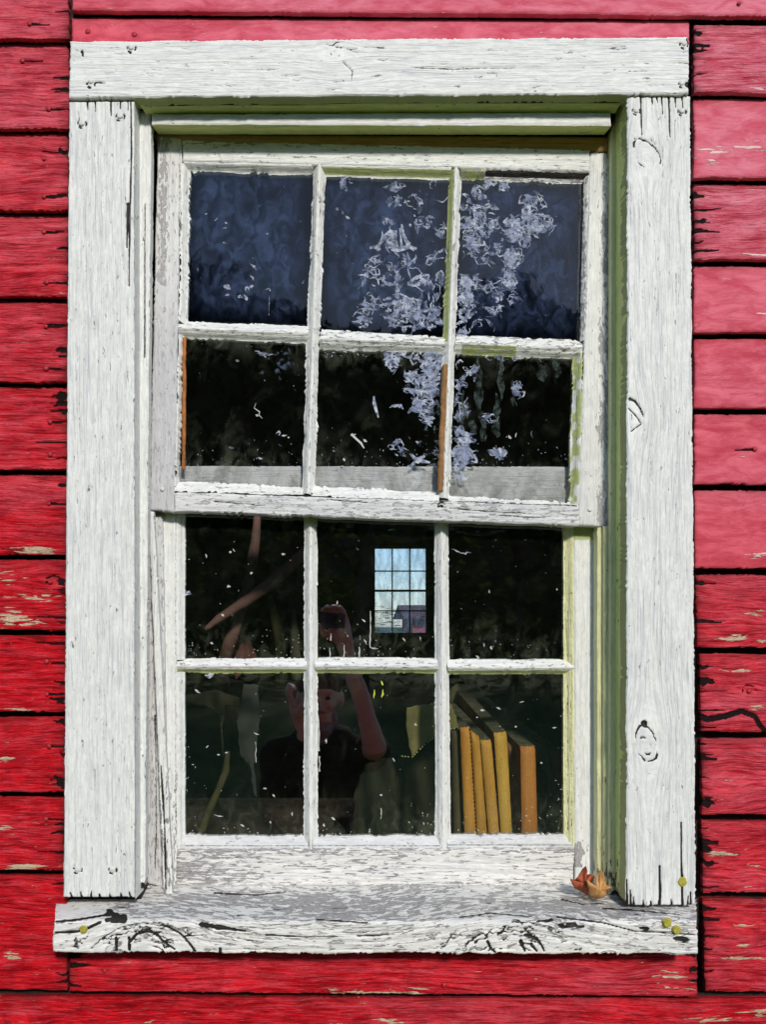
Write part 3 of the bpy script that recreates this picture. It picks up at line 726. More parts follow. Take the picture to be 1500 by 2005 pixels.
sill = slab('window_sill', [(108, 1737), (1366, 1737), (1366, 1868), (102, 1864)], 0.0, M_SILL, win, back=0.05, res=2.0, rag=2.6, relief=1.6, rnd=3.5, Yf=Ysill, feat=f_sill, ragl=6)
def lichen(px, py, r, Y, parent):
    bm = bmesh.new(); c = W(px, py, Y); top = bm.verts.new(c + Vector((0, -0.0022, 0)))
    n = 18; r1 = []; r2 = []
    for i in range(n):
        a = i / n * 6.283; rr = r * S * (1 + 0.05 * math.sin(5 * a + px) + random.uniform(-.07, .07))
        r1.append(bm.verts.new(c + Vector((math.cos(a) * rr, 0.001, math.sin(a) * rr))))
        r2.append(bm.verts.new(c + Vector((math.cos(a) * rr * .75, -0.0022 + random.uniform(-.0006, .0006), math.sin(a) * rr * .75))))
    for i in range(n):
        j = (i + 1) % n; bm.faces.new((r1[i], r1[j], r2[j], r2[i])); bm.faces.new((r2[i], r2[j], top))
    me = bpy.data.meshes.new('lichen_spot'); bm.to_mesh(me); bm.free()
    return link('lichen_spot', me, M_LICHEN, parent)
for (x, y, r_, Y) in ((1336, 1726, 10, 0.0), ): lichen(x, y, r_, Y, rc)
for (x, y, r_) in ((1307, 1806, 9), (1325, 1820, 8.5), (163, 1819, 7.5)): lichen(x, y, r_, -0.037, sill)

# --- head jamb: olive soffit with a groove, white blind stop with olive underside (the olive is painted-in shade)
def f_sof(A): A['dark'] = streak(A['PX'], A['PY'], [(285, 206), (700, 201), (1215, 199)], 1.4, 1.4)
slab('head_jamb', [(264, 189), (1228, 182), (1206, 220), (284, 222)], 0, M_OLIVE, win, back=0.004, res=2.5, rag=0.5, relief=0.2, rnd=0,
     Yf=lambda A: 0.030 * A['T'], feat=f_sof, wear=0.05)
slab('blind_stop', [(297, 224), (1197, 221), (1197, 247), (297, 244)], 0.028, M_HEAD, win, back=0.003, res=2.5, rag=0.8, relief=0.2, rnd=1.5, wear=0.02)
slab('blind_stop', [(297, 245), (1197, 248), (1184, 263), (309, 262)], 0, M_OLIVE, win, back=0.003, res=2.5, rag=0.4, relief=0.2, rnd=0,
     Yf=lambda A: 0.029 + 0.036 * A['T'], wear=0.05)['label'] = 'underside of the blind stop with green shade painted in'
slab('sash_top_strip', [(300, 262), (1192, 268), (1192, 296), (305, 278)], 0.0712, M_BARE, win, back=0.01, res=2.5, rag=0.5, relief=0.4, wear=0.1)

# --- side jambs and stops (the left one is seen nearly edge on)
slab('side_jamb', [(263, 196), (279, 222), (281, 1742), (265, 1760)], 0, M_SASH, win, back=0.003, res=3, grain='v', rag=0.3, relief=0.2, rnd=0,
     Yf=lambda A: 0.001 + 0.05 * A['S'], wear=0.12)
def f_ls(A):
    A['dark'] = 0.9 * streak(A['PX'], A['PY'], [(268, 235), (269, 500), (268, 900), (269, 1300), (272, 1700)], 1.0, 0.9)
    A['dark'] = np.maximum(A['dark'], 0.7 * streak(A['PX'], A['PY'], [(284, 400), (283, 700)], 0.6, 0.6))
    A['dark'] = np.maximum(A['dark'], blob(A['PX'], A['PY'], 276, 1738, 12, 16, 0.4, 0.5))
slab('blind_stop', [(266, 214), (296, 222), (289, 1010), (267, 1010)], 0.034, M_CASE, win, back=0.02, res=2.0, grain='v', rag=0.8, relief=0.5, feat=f_ls, wear=0.08)
slab('blind_stop', [(267, 1006), (289, 1006), (284, 1738), (270, 1742)], 0.034, M_CASE, win, back=0.02, res=2.0, grain='v', rag=0.8, relief=0.5, feat=f_ls, wear=0.12)
def f_rs(A):
    A['wear'] = 0.05 + 0.5 * sstep(1620, 1760, A['PY']); A['dark'] = np.maximum(A['dark'], 0.55 * sstep(1690, 1765, A['PY']) * (0.5 + vn(A['PX'] / 4, A['PY'] / 16, 9)))
slab('side_jamb', [(1206, 220), (1230, 190), (1230, 1772), (1206, 1742)], 0, M_OLIVE, win, back=0.003, res=2.5, grain='v', rag=0.3, relief=0.3, rnd=0,
     Yf=lambda A: 0.052 - 0.051 * A['S'], feat=f_rs)
slab('blind_stop', [(1198, 256), (1207, 226), (1207, 1745), (1194, 1752)], 0.053, M_KHAKI, win, back=0.03, res=2.0, grain='v', rag=0.4, relief=0.4, feat=f_rs)
slab('parting_stop', [(1182, 1030), (1195, 1030), (1194, 1752), (1182, 1752)], 0.066, M_KHAKI, win, back=0.03, res=2.0, grain='v', rag=0.5, relief=0.4, feat=f_rs)
slab('parting_stop', [(1170, 1028), (1181, 1028), (1181, 1748), (1170, 1748)], 0.074, M_KHAKI, win, back=0.03, res=2.0, grain='v', rag=0.5, relief=0.4, feat=f_rs)

# --- the loose, leaning stop on the left, and the grey channel behind it
def f_ch(A): A['grey'] = 0.55 + 0.2 * vn(A['PX'] / 8, A['PY'] / 60, 3); A['dark'] = 0.6 * streak(A['PX'], A['PY'], [(303, 1400), (306, 1560), (304, 1700)], 1.2, 1.0)
slab('sash_channel', [(285, 1010), (318, 1010), (330, 1740), (283, 1728)], 0.088, M_SASH, win, back=0.02, res=2.5, grain='v', rag=0.8, relief=0.7, feat=f_ch, wear=0.3)
def f_lean(A):
    A['dark'] = 0.8 * streak(A['PX'], A['PY'], [(315, 1500), (322, 1620), (325, 1740)], 0.9, 1.2); A['wear'] = 0.12 + 0.25 * sstep(1450, 1700, A['PY'])
slab('parting_stop', [(290, 1000), (301, 1002), (339, 1752), (320, 1752)], 0.064, M_CASE, win, back=0.012, res=2.0, grain='v', rag=1.0, relief=0.7, feat=f_lean)['label'] = 'loose stop leaning away from the left jamb'

# ------------------------------------------------------------------ sashes
def bilin(q, s, t):
    (ax, ay), (bx, by), (cx_, cy_), (dx, dy) = q
    return ((ax * (1 - s) + bx * s) * (1 - t) + (dx * (1 - s) + cx_ * s) * t, (ay * (1 - s) + by * s) * (1 - t) + (dy * (1 - s) + cy_ * s) * t)

YU, YL = 0.070, 0.098           # faces of upper and lower sash
upper = empty('upper_sash', W(750, 1000, YU), parent=None); upper.parent = win; upper.location = W(750, 1000, YU) - win.location
lower = empty('lower_sash', W(750, 1735, YL), parent=None); lower.parent = win; lower.location = W(750, 1735, YL) - win.location

def prof_h(A):      # muntin lying across: thin bead, putty slopes either side
    t = A['T']; c = np.abs(t - 0.5) * 2
    return np.where(c < 0.26, 0.0, 0.0022 + 0.009 * sstep(0.26, 1.0, c)) + 0.0006 * fbm(A['PX'] / 6, A['PY'] / 4, 91)
def prof_v(A):
    t = A['S']; c = np.abs(t - 0.5) * 2
    return np.where(c < 0.26, 0.0, 0.0022 + 0.009 * sstep(0.26, 1.0, c)) + 0.0006 * fbm(A['PX'] / 4, A['PY'] / 6, 92)
def line_edges(A, horiz, amp=0.55):
    c = A['T'] if horiz else A['S']
    for e in (0.36, 0.64):
        A['dark'] = np.maximum(A['dark'], amp * (1 - sstep(0.03, 0.09, np.abs(c - e))) * (0.55 + 0.45 * vn(A['gu'] / 12, A['gv'] / 30, A['seed'])))

# upper sash: stiles and rails
def f_us_l(A):
    A['grey'] = 0.62 * sstep(480, 700, A['PY']) + 0.25
    A['wear'] = 0.20 + 0.42 * np.exp(-((A['PX'] - (322 - (A['PY'] - 300) * 0.02)) / 9) ** 2) * (A['PY'] < 560)
    A['dark'] = 0.5 * streak(A['PX'], A['PY'], [(352, 300), (350, 600), (345, 900), (341, 985)], 0.8, 0.6)
s_ = slab('stile', [(309, 266), (356, 272), (341, 1002), (292, 998)], YU, M_SASH, upper, back=0.03, res=2.0, grain='v', rag=1.2, relief=0.5, feat=f_us_l)
s_['label'] = 'grey weathered left stile'
nail(318, 958, YU - 0.0005, s_, M_WNAIL, 4.5)
def f_us_r(A):
    q = (A['PX'] - (1178 - (A['PY'] - 300) * 0.016))
    A['wear'] = 0.06 + 0.62 * sstep(-4, 6, q) * (0.75 + 0.5 * vn(A['PX'] / 9, A['PY'] / 40, 14))
    A['grey'] = 0.25 * sstep(600, 1000, A['PY'])
    A['green'] = 0.0 * q
s_ = slab('stile', [(1156, 298), (1196, 300), (1191, 1031), (1133, 1028)], YU, M_SASH, upper, back=0.03, res=2.0, grain='v', rag=1.2, relief=0.5, feat=f_us_r)
s_['label'] = 'right stile worn to brown wood along its outer edge'
nail(1155, 998, YU - 0.0005, s_, M_WNAIL, 4.5)
def f_us_t(A):
    A['wear'] = 0.15 + 0.2 * np.exp(-((A['PY'] - 282) / 7.0) ** 2) + 0.2 * (A['PX'] < 520) * np.exp(-A['dt'] / 10)
slab('top_rail', [(357, 274), (1155, 294), (1155, 336), (357, 316)], YU + 0.0005, M_SASH, upper, back=0.03, res=2.0, rag=1.4, relief=0.5, feat=f_us_t)
def f_us_b(A):
    A['grey'] = 0.45 + 0.25 * vn(A['PX'] / 90, A['PY'] / 9, 6); A['wear'] = 0.30 + 0.15 * vn(A['PX'] / 50, A['PY'] / 8, 8)
    d = 0.6 * streak(A['PX'], A['PY'], [(345, 962), (700, 975), (1130, 990)], 0.9, 0.9)
    d = np.maximum(d, ringk(A['PX'], A['PY'], 865, 990, 7, 6, 0, 0.35)); d = np.maximum(d, blob(A['PX'], A['PY'], 865, 991, 4, 3))
    for pts in ([(880, 995), (960, 1002), (1040, 1006)], [(640, 978), (720, 984)], [(420, 982), (520, 990)], [(960, 1008), (1060, 1014)]): d = np.maximum(d, 0.6 * streak(A['PX'], A['PY'], pts, 0.9, 0.5))
    A['dark'] = d
slab('bottom_rail', [(341, 963), (1134, 987), (1134, 1029), (341, 1001)], YU + 0.0004, M_SASH, upper, back=0.032, res=2.0, rag=1.6, relief=0.8, feat=f_us_b)

UP = [[[(368, 330), (610, 337), (604, 631), (362, 624)], [(637, 339), (881, 345), (870, 655), (629, 640)], [(905, 344), (1147, 352), (1139, 660), (894, 653)]],
      [[(357, 656), (602, 668), (589, 958), (345, 947)], [(622, 682), (867, 689), (857, 965), (614, 953)], [(888, 690), (1130, 702), (1122, 985), (880, 972)]]]
# putty frame strips round the outer panes and the muntins between
def mstrip(quad, horiz, parent, Y, green=0, feat=None, rag=2.2, name='muntin', mat=None, half=0, wear=0.18, res=2.0):
    def ff(A):
        line_edges(A, horiz)
        if half:    # glazing bevel on one side only
            pass
        if feat: feat(A)
    if half:
        def pf(A):
            c = A['T'] if horiz else A['S']
            if half < 0: c = 1 - c
            return 0.001 + 0.010 * sstep(0.15, 1.0, c) + 0.0007 * fbm(A['PX'] / 6, A['PY'] / 5, 93)
    else: pf = prof_h if horiz else prof_v
    return slab(name, quad, Y, mat or M_SASH, parent, back=0.010, res=res, grain='h' if horiz else 'v', rag=rag, relief=0.4, rnd=0, prof=pf,
                feat=ff if not half else feat, wear=wear, green=green, ragl=3)
def f_gr(x0, x1, y0=None, wr=0.2):
    def f(A):
        A['wear'] = A['wear'] + 0.15 * vn(A['PX'] / 30, A['PY'] / 6, A['seed'] + 4)
        m = sstep(x0 - 3, x0 + 3, A['PX']) * (1 - sstep(x1 - 3, x1 + 3, A['PX'])) * sstep(0.45, 0.6, A['T'])
        A['green'] = np.maximum(A['green'], 0.9 * m)
    return f
def f_brown(t0, t1, c0, c1):     # bare rusty wood showing on a side of an upright muntin
    def f(A):
        A['grey'] = A['grey']
    return f
v1 = mstrip([(613, 318), (638, 319), (615, 966), (590, 966)], False, upper, YU + 0.001)
v2 = mstrip([(881, 324), (906, 326), (882, 974), (858, 972)], False, upper, YU + 0.001, green=0.0,
            feat=lambda A: A.__setitem__('green', 0.75 * (A['S'] < 0.38) * (A['PY'] < 668) + 0.0))
mstrip([(346, 626), (606, 634), (602, 670), (350, 658)], True, upper, YU + 0.0016)
mstrip([(628, 641), (874, 655), (870, 690), (622, 682)], True, upper, YU + 0.0016, wear=0.32)
mstrip([(894, 653), (1142, 662), (1140, 702), (888, 691)], True, upper, YU + 0.0016, feat=f_gr(905, 1012, wr=.3), wear=0.34)
# bevels along the rails and stiles
mstrip([(357, 316), (616, 321), (612, 338), (362, 330)], True, upper, YU + 0.001, half=1, name='putty_bevel', wear=0.15, rag=3.0)
mstrip([(632, 321), (884, 327), (884, 347), (634, 340)], True, upper, YU + 0.001, half=1, name='putty_bevel', wear=0.10, feat=lambda A: A.__setitem__('green', 0.95 * sstep(0.22, 0.35, A['T']) * (1 - sstep(0.80, 0.86, A['T']))))
mstrip([(903, 330), (1156, 337), (1150, 355), (905, 347)], True, upper, YU + 0.001, half=1, name='putty_bevel', wear=0.45,
       feat=lambda A: (A.__setitem__('green', 0.9 * (A['PX'] < 950)), A.__setitem__('dark', 0.85 * (A['PX'] > 952) * sstep(0.0, 0.2, A['T']) * (1 - sstep(.62, .7, A['T'])))))
mstrip([(355, 318), (370, 322), (364, 628), (350, 628)], False, upper, YU + 0.001, half=1, name='putty_bevel', rag=2.6)
mstrip([(349, 654), (359, 656), (348, 952), (342, 952)], False, upper, YU + 0.001, half=1, name='putty_bevel', rag=2.6, mat=M_SASH)
mstrip([(1140, 345), (1158, 345), (1146, 668), (1134, 668)], False, upper, YU + 0.001, half=-1, name='putty_bevel', wear=0.4, rag=2.4, feat=lambda A: A.__setitem__('dark', 0.7 * (A['S'] < .35) ))
mstrip([(1126, 688), (1143, 688), (1137, 990), (1118, 990)], False, upper, YU + 0.001, half=-1, name='putty_bevel', wear=0.12, rag=3.0,
       feat=lambda A: A.__setitem__('green', 0.6 + 0.5 * vn(A['PX'] / 6, A['PY'] / 16, 44)))
for q in ([(343, 940), (596, 952), (592, 968), (341, 963)], [(612, 950), (862, 963), (860, 982), (610, 970)], [(878, 968), (1130, 984), (1134, 992), (876, 982)]):
    mstrip(q, True, upper, YU + 0.001, half=-1, name='putty_bevel', rag=3.0, wear=0.16)
# a strip of rusty bare wood beside panes four and five
slab('bare_wood_edge', [(357, 660), (364, 662), (362, 920), (356, 918)], YU + 0.006, flat('rusty_bare_wood', (0.50, 0.17, 0.035), 0.7, (0.25, 0.09, 0.02), 60), upper, back=0.004, res=2.5, grain='v', rag=0.8, relief=0.2)
slab('bare_wood_edge', [(867, 712), (877, 712), (867, 962), (857, 962)], YU - 0.0004, flat('brown_bare_wood', (0.33, 0.17, 0.06), 0.7, (0.20, 0.10, 0.035), 60), upper, back=0.010, res=2.5, grain='v', rag=1.6, relief=0.3)

def grow(q, m=5):
    cx_ = sum(p[0] for p in q) / 4; cy_ = sum(p[1] for p in q) / 4
    return [(x + (m if x > cx_ else -m), y + (m if y > cy_ else -m)) for x, y in q]

random.seed(31)
st = {}
st[(0, 0)] = [dab(497, 524, 16, 5, 1.4), dab(494, 545, 14, 4, 1.5), curl(484, 568, 6, 2.5), curl(494, 562, 4, 3), dab(482, 584, 14, 8, 0.6), dab(471, 582, 12, 7, 0), curl(524, 574, 7, 2.4), drip(527, 582, 618, 1.6, 1),
              dab(388, 529, 9, 4, 1.5), dab(594, 553, 9, 3, 1.5), dab(442, 437, 8, 3, 0), dab(440, 448, 8, 3, 0), dab(440, 476, 9, 3, 0), curl(422, 429, 4, 1.6), dab(445, 563, 16, 9, .6), dab(445, 578, 9, 5, 0.2),
              dab(404, 420, 5, 3, 0), dab(523, 459, 6, 3, .5)] + specks(370, 340, 600, 620, 26, 1.6, 1)
c = []
c += cluster(678, 365, 14, 9, 9, 3, 7, 2.0) + [dab(660, 410, 8, 6, 0.5), dab(671, 417, 9, 5, .8), dab(681, 427, 9, 6, .5)]
c += cluster(778, 366, 14, 9, 9, 4, 9, 1.8) + cluster(778, 395, 22, 12, 7, 3, 7, 2.4) + cluster(822, 395, 24, 16, 8, 4, 9, 2.2)
c += [curl(848, 362, 9, 2, 5.5), curl(868, 380, 16, 1.8, 2.2)] + cluster(755, 432, 12, 6, 6, 3, 6, 2.4) + cluster(825, 435, 26, 14, 16, 4, 10, 3.0)
# pale arch shape with two legs
c += [([(764, 453), (752, 466), (742, 480), (738, 492)], [5, 8, 7, 6], 1), ([(770, 452), (768, 470), (771, 486)], [14, 18, 20], 1), ([(786, 440), (790, 460), (800, 482), (812, 490)], [4, 6, 7, 7], 1),
      ([(724, 486), (738, 484), (745, 490)], [5, 8, 4], 1), ([(766, 488), (780, 490), (800, 484), (816, 488)], [8, 10, 9, 5], 1), ([(783, 448), (785, 470), (788, 492)], [2.5, 4, 5], 1)]
c += cluster(772, 470, 36, 20, 16, 4, 12, 2.0, 0.6, 1.4)
c += cluster(866, 455, 12, 20, 12, 5, 14, 2.6, 0.6, 0.9) + cluster(856, 508, 16, 10, 7, 8, 16, 2.4, 0.4, -.3)
c += cluster(745, 512, 20, 12, 7, 8, 16, 1.8) + cluster(775, 515, 20, 18, 10, 5, 12, 2.2) + cluster(800, 512, 16, 10, 9, 4, 9, 2.6)
c += cluster(725, 540, 16, 22, 14, 4, 11, 2.2) + cluster(752, 545, 14, 16, 8, 4, 9, 2.0)
c += [curl(820, 550, 20, 4, 6.0, sq=.6), curl(822, 552, 14, 4, 5, sq=.6), curl(818, 548, 24, 2.6, 4.4, sq=.6), curl(826, 556, 10, 4, 5, sq=.6), dab(822, 555, 34, 8, -.4), dab(815, 545, 28, 6, -.4)]
c += cluster(778, 560, 8, 24, 14, 3, 9, 3.5, .6, 1.5) + cluster(730, 590, 22, 12, 12, 5, 12, 2.0) + cluster(755, 590, 14, 10, 7, 3, 8, 2.2)
c += cluster(710, 608, 18, 14, 12, 5, 11, 2.0) + cluster(708, 632, 18, 9, 10, 3, 8, 2.6)
c += cluster(800, 602, 34, 20, 44, 4, 12, 4.0, .55, .2) + cluster(760, 617, 10, 8, 8, 3, 7, 3.2) + cluster(795, 632, 34, 12, 24, 4, 10, 3.4, .5, .2)
c += cluster(842, 632, 24, 14, 30, 3, 9, 3.0, .6, 1.0) + cluster(850, 610, 12, 18, 20, 5, 14, 2.0, .9, 1.5) + cluster(848, 575, 12, 30, 12, 4, 14, 1.8, .9, 1.5) + cluster(858, 545, 8, 6, 5, 3, 7, 2.2)
st[(0, 1)] = c + specks(640, 345, 870, 640, 40, 1.7, 1)
c = cluster(934, 382, 14, 12, 15, 4, 9, 3.0) + cluster(956, 360, 14, 6, 9, 4, 9, 2.6) + cluster(991, 362, 16, 9, 12, 4, 10, 3.0) + cluster(912, 396, 7, 16, 8, 3, 8, 2.4)
for (x, y, r_) in ((936, 438, 12), (936, 438, 7), (1032, 423, 9), (1032, 423, 5), (1028, 448, 6), (1042, 449, 6), (1001, 505, 12), (1001, 504, 7), (1003, 508, 16), (912, 556, 11), (912, 556, 6), (911, 583, 11), (911, 583, 6), (956, 567, 6)):
    c += [curl(x, y, r_, 3.6 if r_ > 8 else 3.0, 6.2, sq=1.0)]
c += cluster(945, 410, 26, 14, 24, 4, 11, 2.6) + cluster(935, 442, 30, 18, 40, 5, 13, 2.6) + cluster(918, 455, 12, 14, 12, 4, 10, 2.6) + cluster(965, 443, 12, 10, 10, 4, 9, 2.4)
c += cluster(1045, 395, 26, 16, 26, 5, 13, 2.4) + cluster(1038, 425, 24, 14, 24, 4, 12, 2.6) + cluster(1030, 450, 32, 16, 40, 4, 12, 2.8) + cluster(1000, 448, 16, 20, 30, 4, 12, 3.2) + cluster(1055, 440, 16, 14, 10, 8, 16, 2.2) + cluster(1076, 436, 8, 7, 7, 5, 9, 1.8)
c += cluster(1015, 470, 24, 9, 16, 5, 13, 2.2) + cluster(930, 475, 12, 14, 22, 4, 10, 3.2) + cluster(915, 497, 12, 18, 10, 3, 8, 2.0) + cluster(945, 500, 24, 14, 16, 5, 13, 2.0)
c += cluster(1002, 506, 13, 17, 30, 4, 13, 3.0) + cluster(978, 485, 9, 18, 10, 4, 9, 2.2) + cluster(997, 545, 9, 20, 26, 4, 9, 3.0, .3, 1.3) + cluster(975, 555, 26, 12, 12, 6, 12, 2.0)
c += cluster(912, 556, 14, 14, 26, 4, 11, 3.2) + cluster(912, 583, 14, 14, 26, 4, 11, 3.2) + cluster(910, 612, 20, 10, 18, 5, 12, 3.0) + cluster(930, 560, 12, 20, 10, 5, 12, 2.2)
c += cluster(904, 640, 12, 16, 16, 4, 10, 2.4) + cluster(975, 582, 8, 8, 8, 3, 7, 3.0) + cluster(968, 605, 14, 8, 10, 4, 9, 2.4) + cluster(1005, 584, 9, 12, 12, 4, 9, 2.0) + cluster(950, 620, 30, 20, 8, 6, 12, 1.6)
st[(0, 2)] = c + specks(900, 350, 1130, 650, 46, 1.7, 1)
c = [dab(505, 806, 36, 3, 1.57, 2), dab(503, 814, 6, 5, 0, 2), curl(545, 850, 6, 2.4, 4), dab(556, 853, 10, 4, .3, 2), dab(565, 857, 4, 3, 0, 2), dab(510, 693, 26, 6, .1), dab(520, 694, 30, 5, .1), dab(465, 707, 6, 7, 0), dab(453, 877, 12, 5, .5),
     dab(510, 898, 9, 5, 0)] + specks(362, 670, 585, 800, 12, 1.4, 1) + specks(362, 820, 585, 915, 60, 1.9, 1, 0.5)
st[(1, 0)] = c
c = cluster(835, 700, 30, 10, 34, 5, 14, 3.2, .5, .15) + cluster(850, 720, 20, 14, 40, 5, 14, 3.6, .6, .1) + cluster(765, 712, 12, 16, 18, 4, 9, 2.8, .4, .9) + cluster(780, 697, 16, 5, 10, 4, 9, 2.8)
c += cluster(812, 740, 20, 12, 24, 4, 11, 3.0, .4, .6) + cluster(845, 745, 20, 12, 32, 5, 13, 3.4, .6, .1) + cluster(835, 770, 24, 14, 34, 5, 13, 3.0, .5, .3) + cluster(800, 765, 12, 8, 10, 3, 9, 2.4)
c += cluster(830, 795, 20, 14, 36, 4, 12, 3.0, .4, .2) + cluster(836, 822, 14, 10, 20, 4, 10, 3.0, .5, .3) + [dab(775, 795, 22, 6, .2), dab(783, 796, 16, 8, .3)]
c += [([(732, 776), (733, 790), (737, 805), (741, 818)], [3, 7, 5, 3], 1), ([(688, 850), (698, 860), (707, 868), (713, 878)], [5, 4, 4, 2], 2), dab(715, 863, 8, 5, .9, 2), dab(692, 852, 12, 3, -.5, 2),
      ([(803, 888), (812, 898), (826, 903), (842, 906)], [4, 7, 8, 3], 1), ([(832, 893), (820, 899), (806, 911), (798, 914)], [5, 8, 5, 3], 1), dab(818, 904, 14, 10, 0, 2), dab(817, 866, 8, 4, .8), dab(674, 900, 6, 5, .8, 2)]
c += cluster(780, 880, 20, 12, 10, 4, 9, 2.0) + specks(620, 830, 855, 915, 70, 2.2, 1, 0.5) + specks(612, 690, 720, 700, 20, 3, 1)
st[(1, 1)] = c
c = cluster(898, 745, 12, 30, 12, 4, 9, 2.2) + cluster(902, 800, 10, 24, 18, 4, 12, 2.6, .7, 1.0) + cluster(905, 860, 16, 22, 34, 4, 12, 4.2, .6, .5) + cluster(905, 890, 20, 14, 40, 4, 12, 4.2, .6, .2) + cluster(900, 920, 14, 22, 16, 4, 10, 3.0, .6, .8)
c += cluster(920, 728, 14, 10, 12, 3, 8, 2.0) + cluster(975, 885, 12, 10, 18, 4, 9, 2.8) + cluster(960, 810, 14, 12, 10, 4, 9, 2.0) + [dab(998, 856, 8, 5, .6, 2), dab(1010, 852, 9, 3, 1.5, 2), dab(1041, 850, 14, 2.4, 1.5)]
for (x, y, L, w_) in ((937, 760, 120, 12), (980, 740, 90, 9), (972, 800, 60, 9), (1005, 770, 50, 8), (945, 835, 60, 10), (905, 800, 70, 10), (1060, 730, 30, 16), (1090, 715, 50, 12), (925, 835, 24, 14), (970, 838, 30, 14)):
    c += [smear(x, y, L, w_), smear(x + 4, y + 8, L * .7, w_ * .6)]
c += cluster(1000, 695, 80, 12, 24, 5, 12, 1.8) + cluster(1010, 765, 10, 20, 8, 4, 9, 2) + specks(890, 850, 1120, 912, 60, 2.0, 1, 0.4)
st[(1, 2)] = c
for r_ in range(2):
    for c_ in range(3):
        pane('glass_pane', grow(UP[r_][c_], 5), YU + 0.0125, M_GT if r_ == 0 else M_GM, upper, st[(r_, c_)])

# lower sash
def f_ll(A):
    A['dark'] = 0.45 * streak(A['PX'], A['PY'], [(344, 1010), (344, 1640)], 0.8, 0.8); A['wear'] = 0.06 + 0.3 * sstep(1450, 1650, A['PY'])
    A['green'] = 0.75 * np.exp(-np.clip(A['PY'] - 1003, 0, 999) / 22.0)  # green shade below the upper sash, painted into the colour
slab('stile', [(302, 985), (346, 985), (345, 1735), (303, 1735)], YL, M_SASH, lower, back=0.03, res=2.0, grain='v', rag=0.6, relief=0.3, feat=f_ll)
def f_lr(A):
    A['green'] = 0.85 * np.exp(-np.clip(A['PY'] - 1052, 0, 999) / 9.0) ; A['wear'] = 0.02 + 0.7 * blob(A['PX'], A['PY'], 1130, 1672, 16, 24, .4, .5)  # same painted shade at the top of the right stile
slab('stile', [(1124, 1000), (1170, 1000), (1170, 1738), (1126, 1738)], YL, M_SASH, lower, back=0.03, res=2.0, grain='v', rag=0.4, relief=0.15, feat=f_lr)
def f_lb(A):
    PX, PY = A['PX'], A['PY']
    A['wear'] = 0.24 + 0.24 * (1 - sstep(340, 700, PX)) + 0.30 * np.exp(-A['dt'] / 6) + 0.12 * vn(PX / 60, PY / 14, 5) + 0.25 * np.exp(-A['db'] / 8) + 0.15 * sstep(1050, 1120, PX)
    A['dark'] = 0.7 * streak(PX, PY, [(345, 1732), (450, 1736), (1118, 1735)], 0.8, 0.8)
slab('bottom_rail', [(345, 1661), (1126, 1659), (1122, 1738), (344, 1737)], YL + 0.0005, M_SILL, lower, back=0.03, res=2.0, rag=1.2, relief=0.9, feat=f_lb)
slab('top_rail', [(340, 912), (1126, 914), (1126, 1000), (340, 985)], YL + 0.0008, M_SASH, lower, back=0.025, res=2.5, rag=0.8, relief=0.25, wear=0.06, green=0.0, grey=0.85)
LP = [[[(358, 1003), (596, 1003), (596, 1290), (358, 1290)], [(620, 1003), (853, 1003), (853, 1289), (620, 1288)], [(878, 1003), (1108, 1003), (1108, 1293), (878, 1292)]],
      [[(358, 1318), (595, 1318), (595, 1637), (358, 1637)], [(621, 1318), (855, 1318), (855, 1637), (621, 1637)], [(883, 1320), (1108, 1320), (1108, 1635), (883, 1635)]]]
gt = lambda A: A.__setitem__('green', np.maximum(A['green'], 0.8 * np.exp(-np.clip(A['PY'] - 1012, 0, 999) / 30.0)))  # upright muntins: painted green shade under the upper rail
mstrip([(595, 1000), (621, 1000), (622, 1664), (594, 1664)], False, lower, YL + 0.001, feat=gt, rag=1.2, wear=0.1)
mstrip([(852, 1000), (879, 1000), (884, 1664), (854, 1664)], False, lower, YL + 0.001, feat=gt, rag=1.2, wear=0.1)
for q in ([(344, 1289), (600, 1289), (600, 1318), (346, 1318)], [(616, 1288), (858, 1288), (858, 1319), (616, 1319)], [(875, 1291), (1126, 1291), (1126, 1321), (878, 1321)]):
    mstrip(q, True, lower, YL + 0.0016, rag=1.8, wear=0.22, feat=lambda A: A.__setitem__('green', 0.62 * sstep(0.66, 0.74, A['T'])))  # lower slope tinted green as painted shade
mstrip([(344, 1002), (360, 1002), (360, 1292), (346, 1292)], False, lower, YL + 0.001, half=1, name='putty_bevel', rag=0.8, wear=0.05)
mstrip([(345, 1316), (360, 1316), (360, 1650), (346, 1662)], False, lower, YL + 0.001, half=1, name='putty_bevel', rag=0.8, wear=0.08)
mstrip([(1106, 1002), (1126, 1002), (1126, 1306), (1107, 1294)], False, lower, YL + 0.001, half=-1, name='putty_bevel', rag=0.6, wear=0.03, mat=M_KHAKI, feat=lambda A: line_edges(A, False, .6))
mstrip([(1106, 1318), (1126, 1308), (1128, 1662), (1107, 1640)], False, lower, YL + 0.001, half=-1, name='putty_bevel', rag=0.6, wear=0.03, mat=M_KHAKI, feat=lambda A: line_edges(A, False, .6))
for q in ([(345, 1638), (600, 1638), (602, 1664), (345, 1664)], [(614, 1638), (860, 1638), (862, 1664), (614, 1664)], [(876, 1636), (1110, 1636), (1128, 1662), (876, 1662)]):
    def fb(A):
        A['grey'] = 0.5 + 0 * A['S']
        A['dark'] = 0.6 * (1 - sstep(0.02, 0.06, np.abs(A['T'] - 0.72))) + 0.35 * (1 - sstep(0.02, 0.06, np.abs(A['T'] - 0.5)))
    mstrip(q, True, lower, YL + 0.001, half=-1, name='putty_bevel', rag=2.4, wear=0.12, feat=fb)
random.seed(77)
st = {}
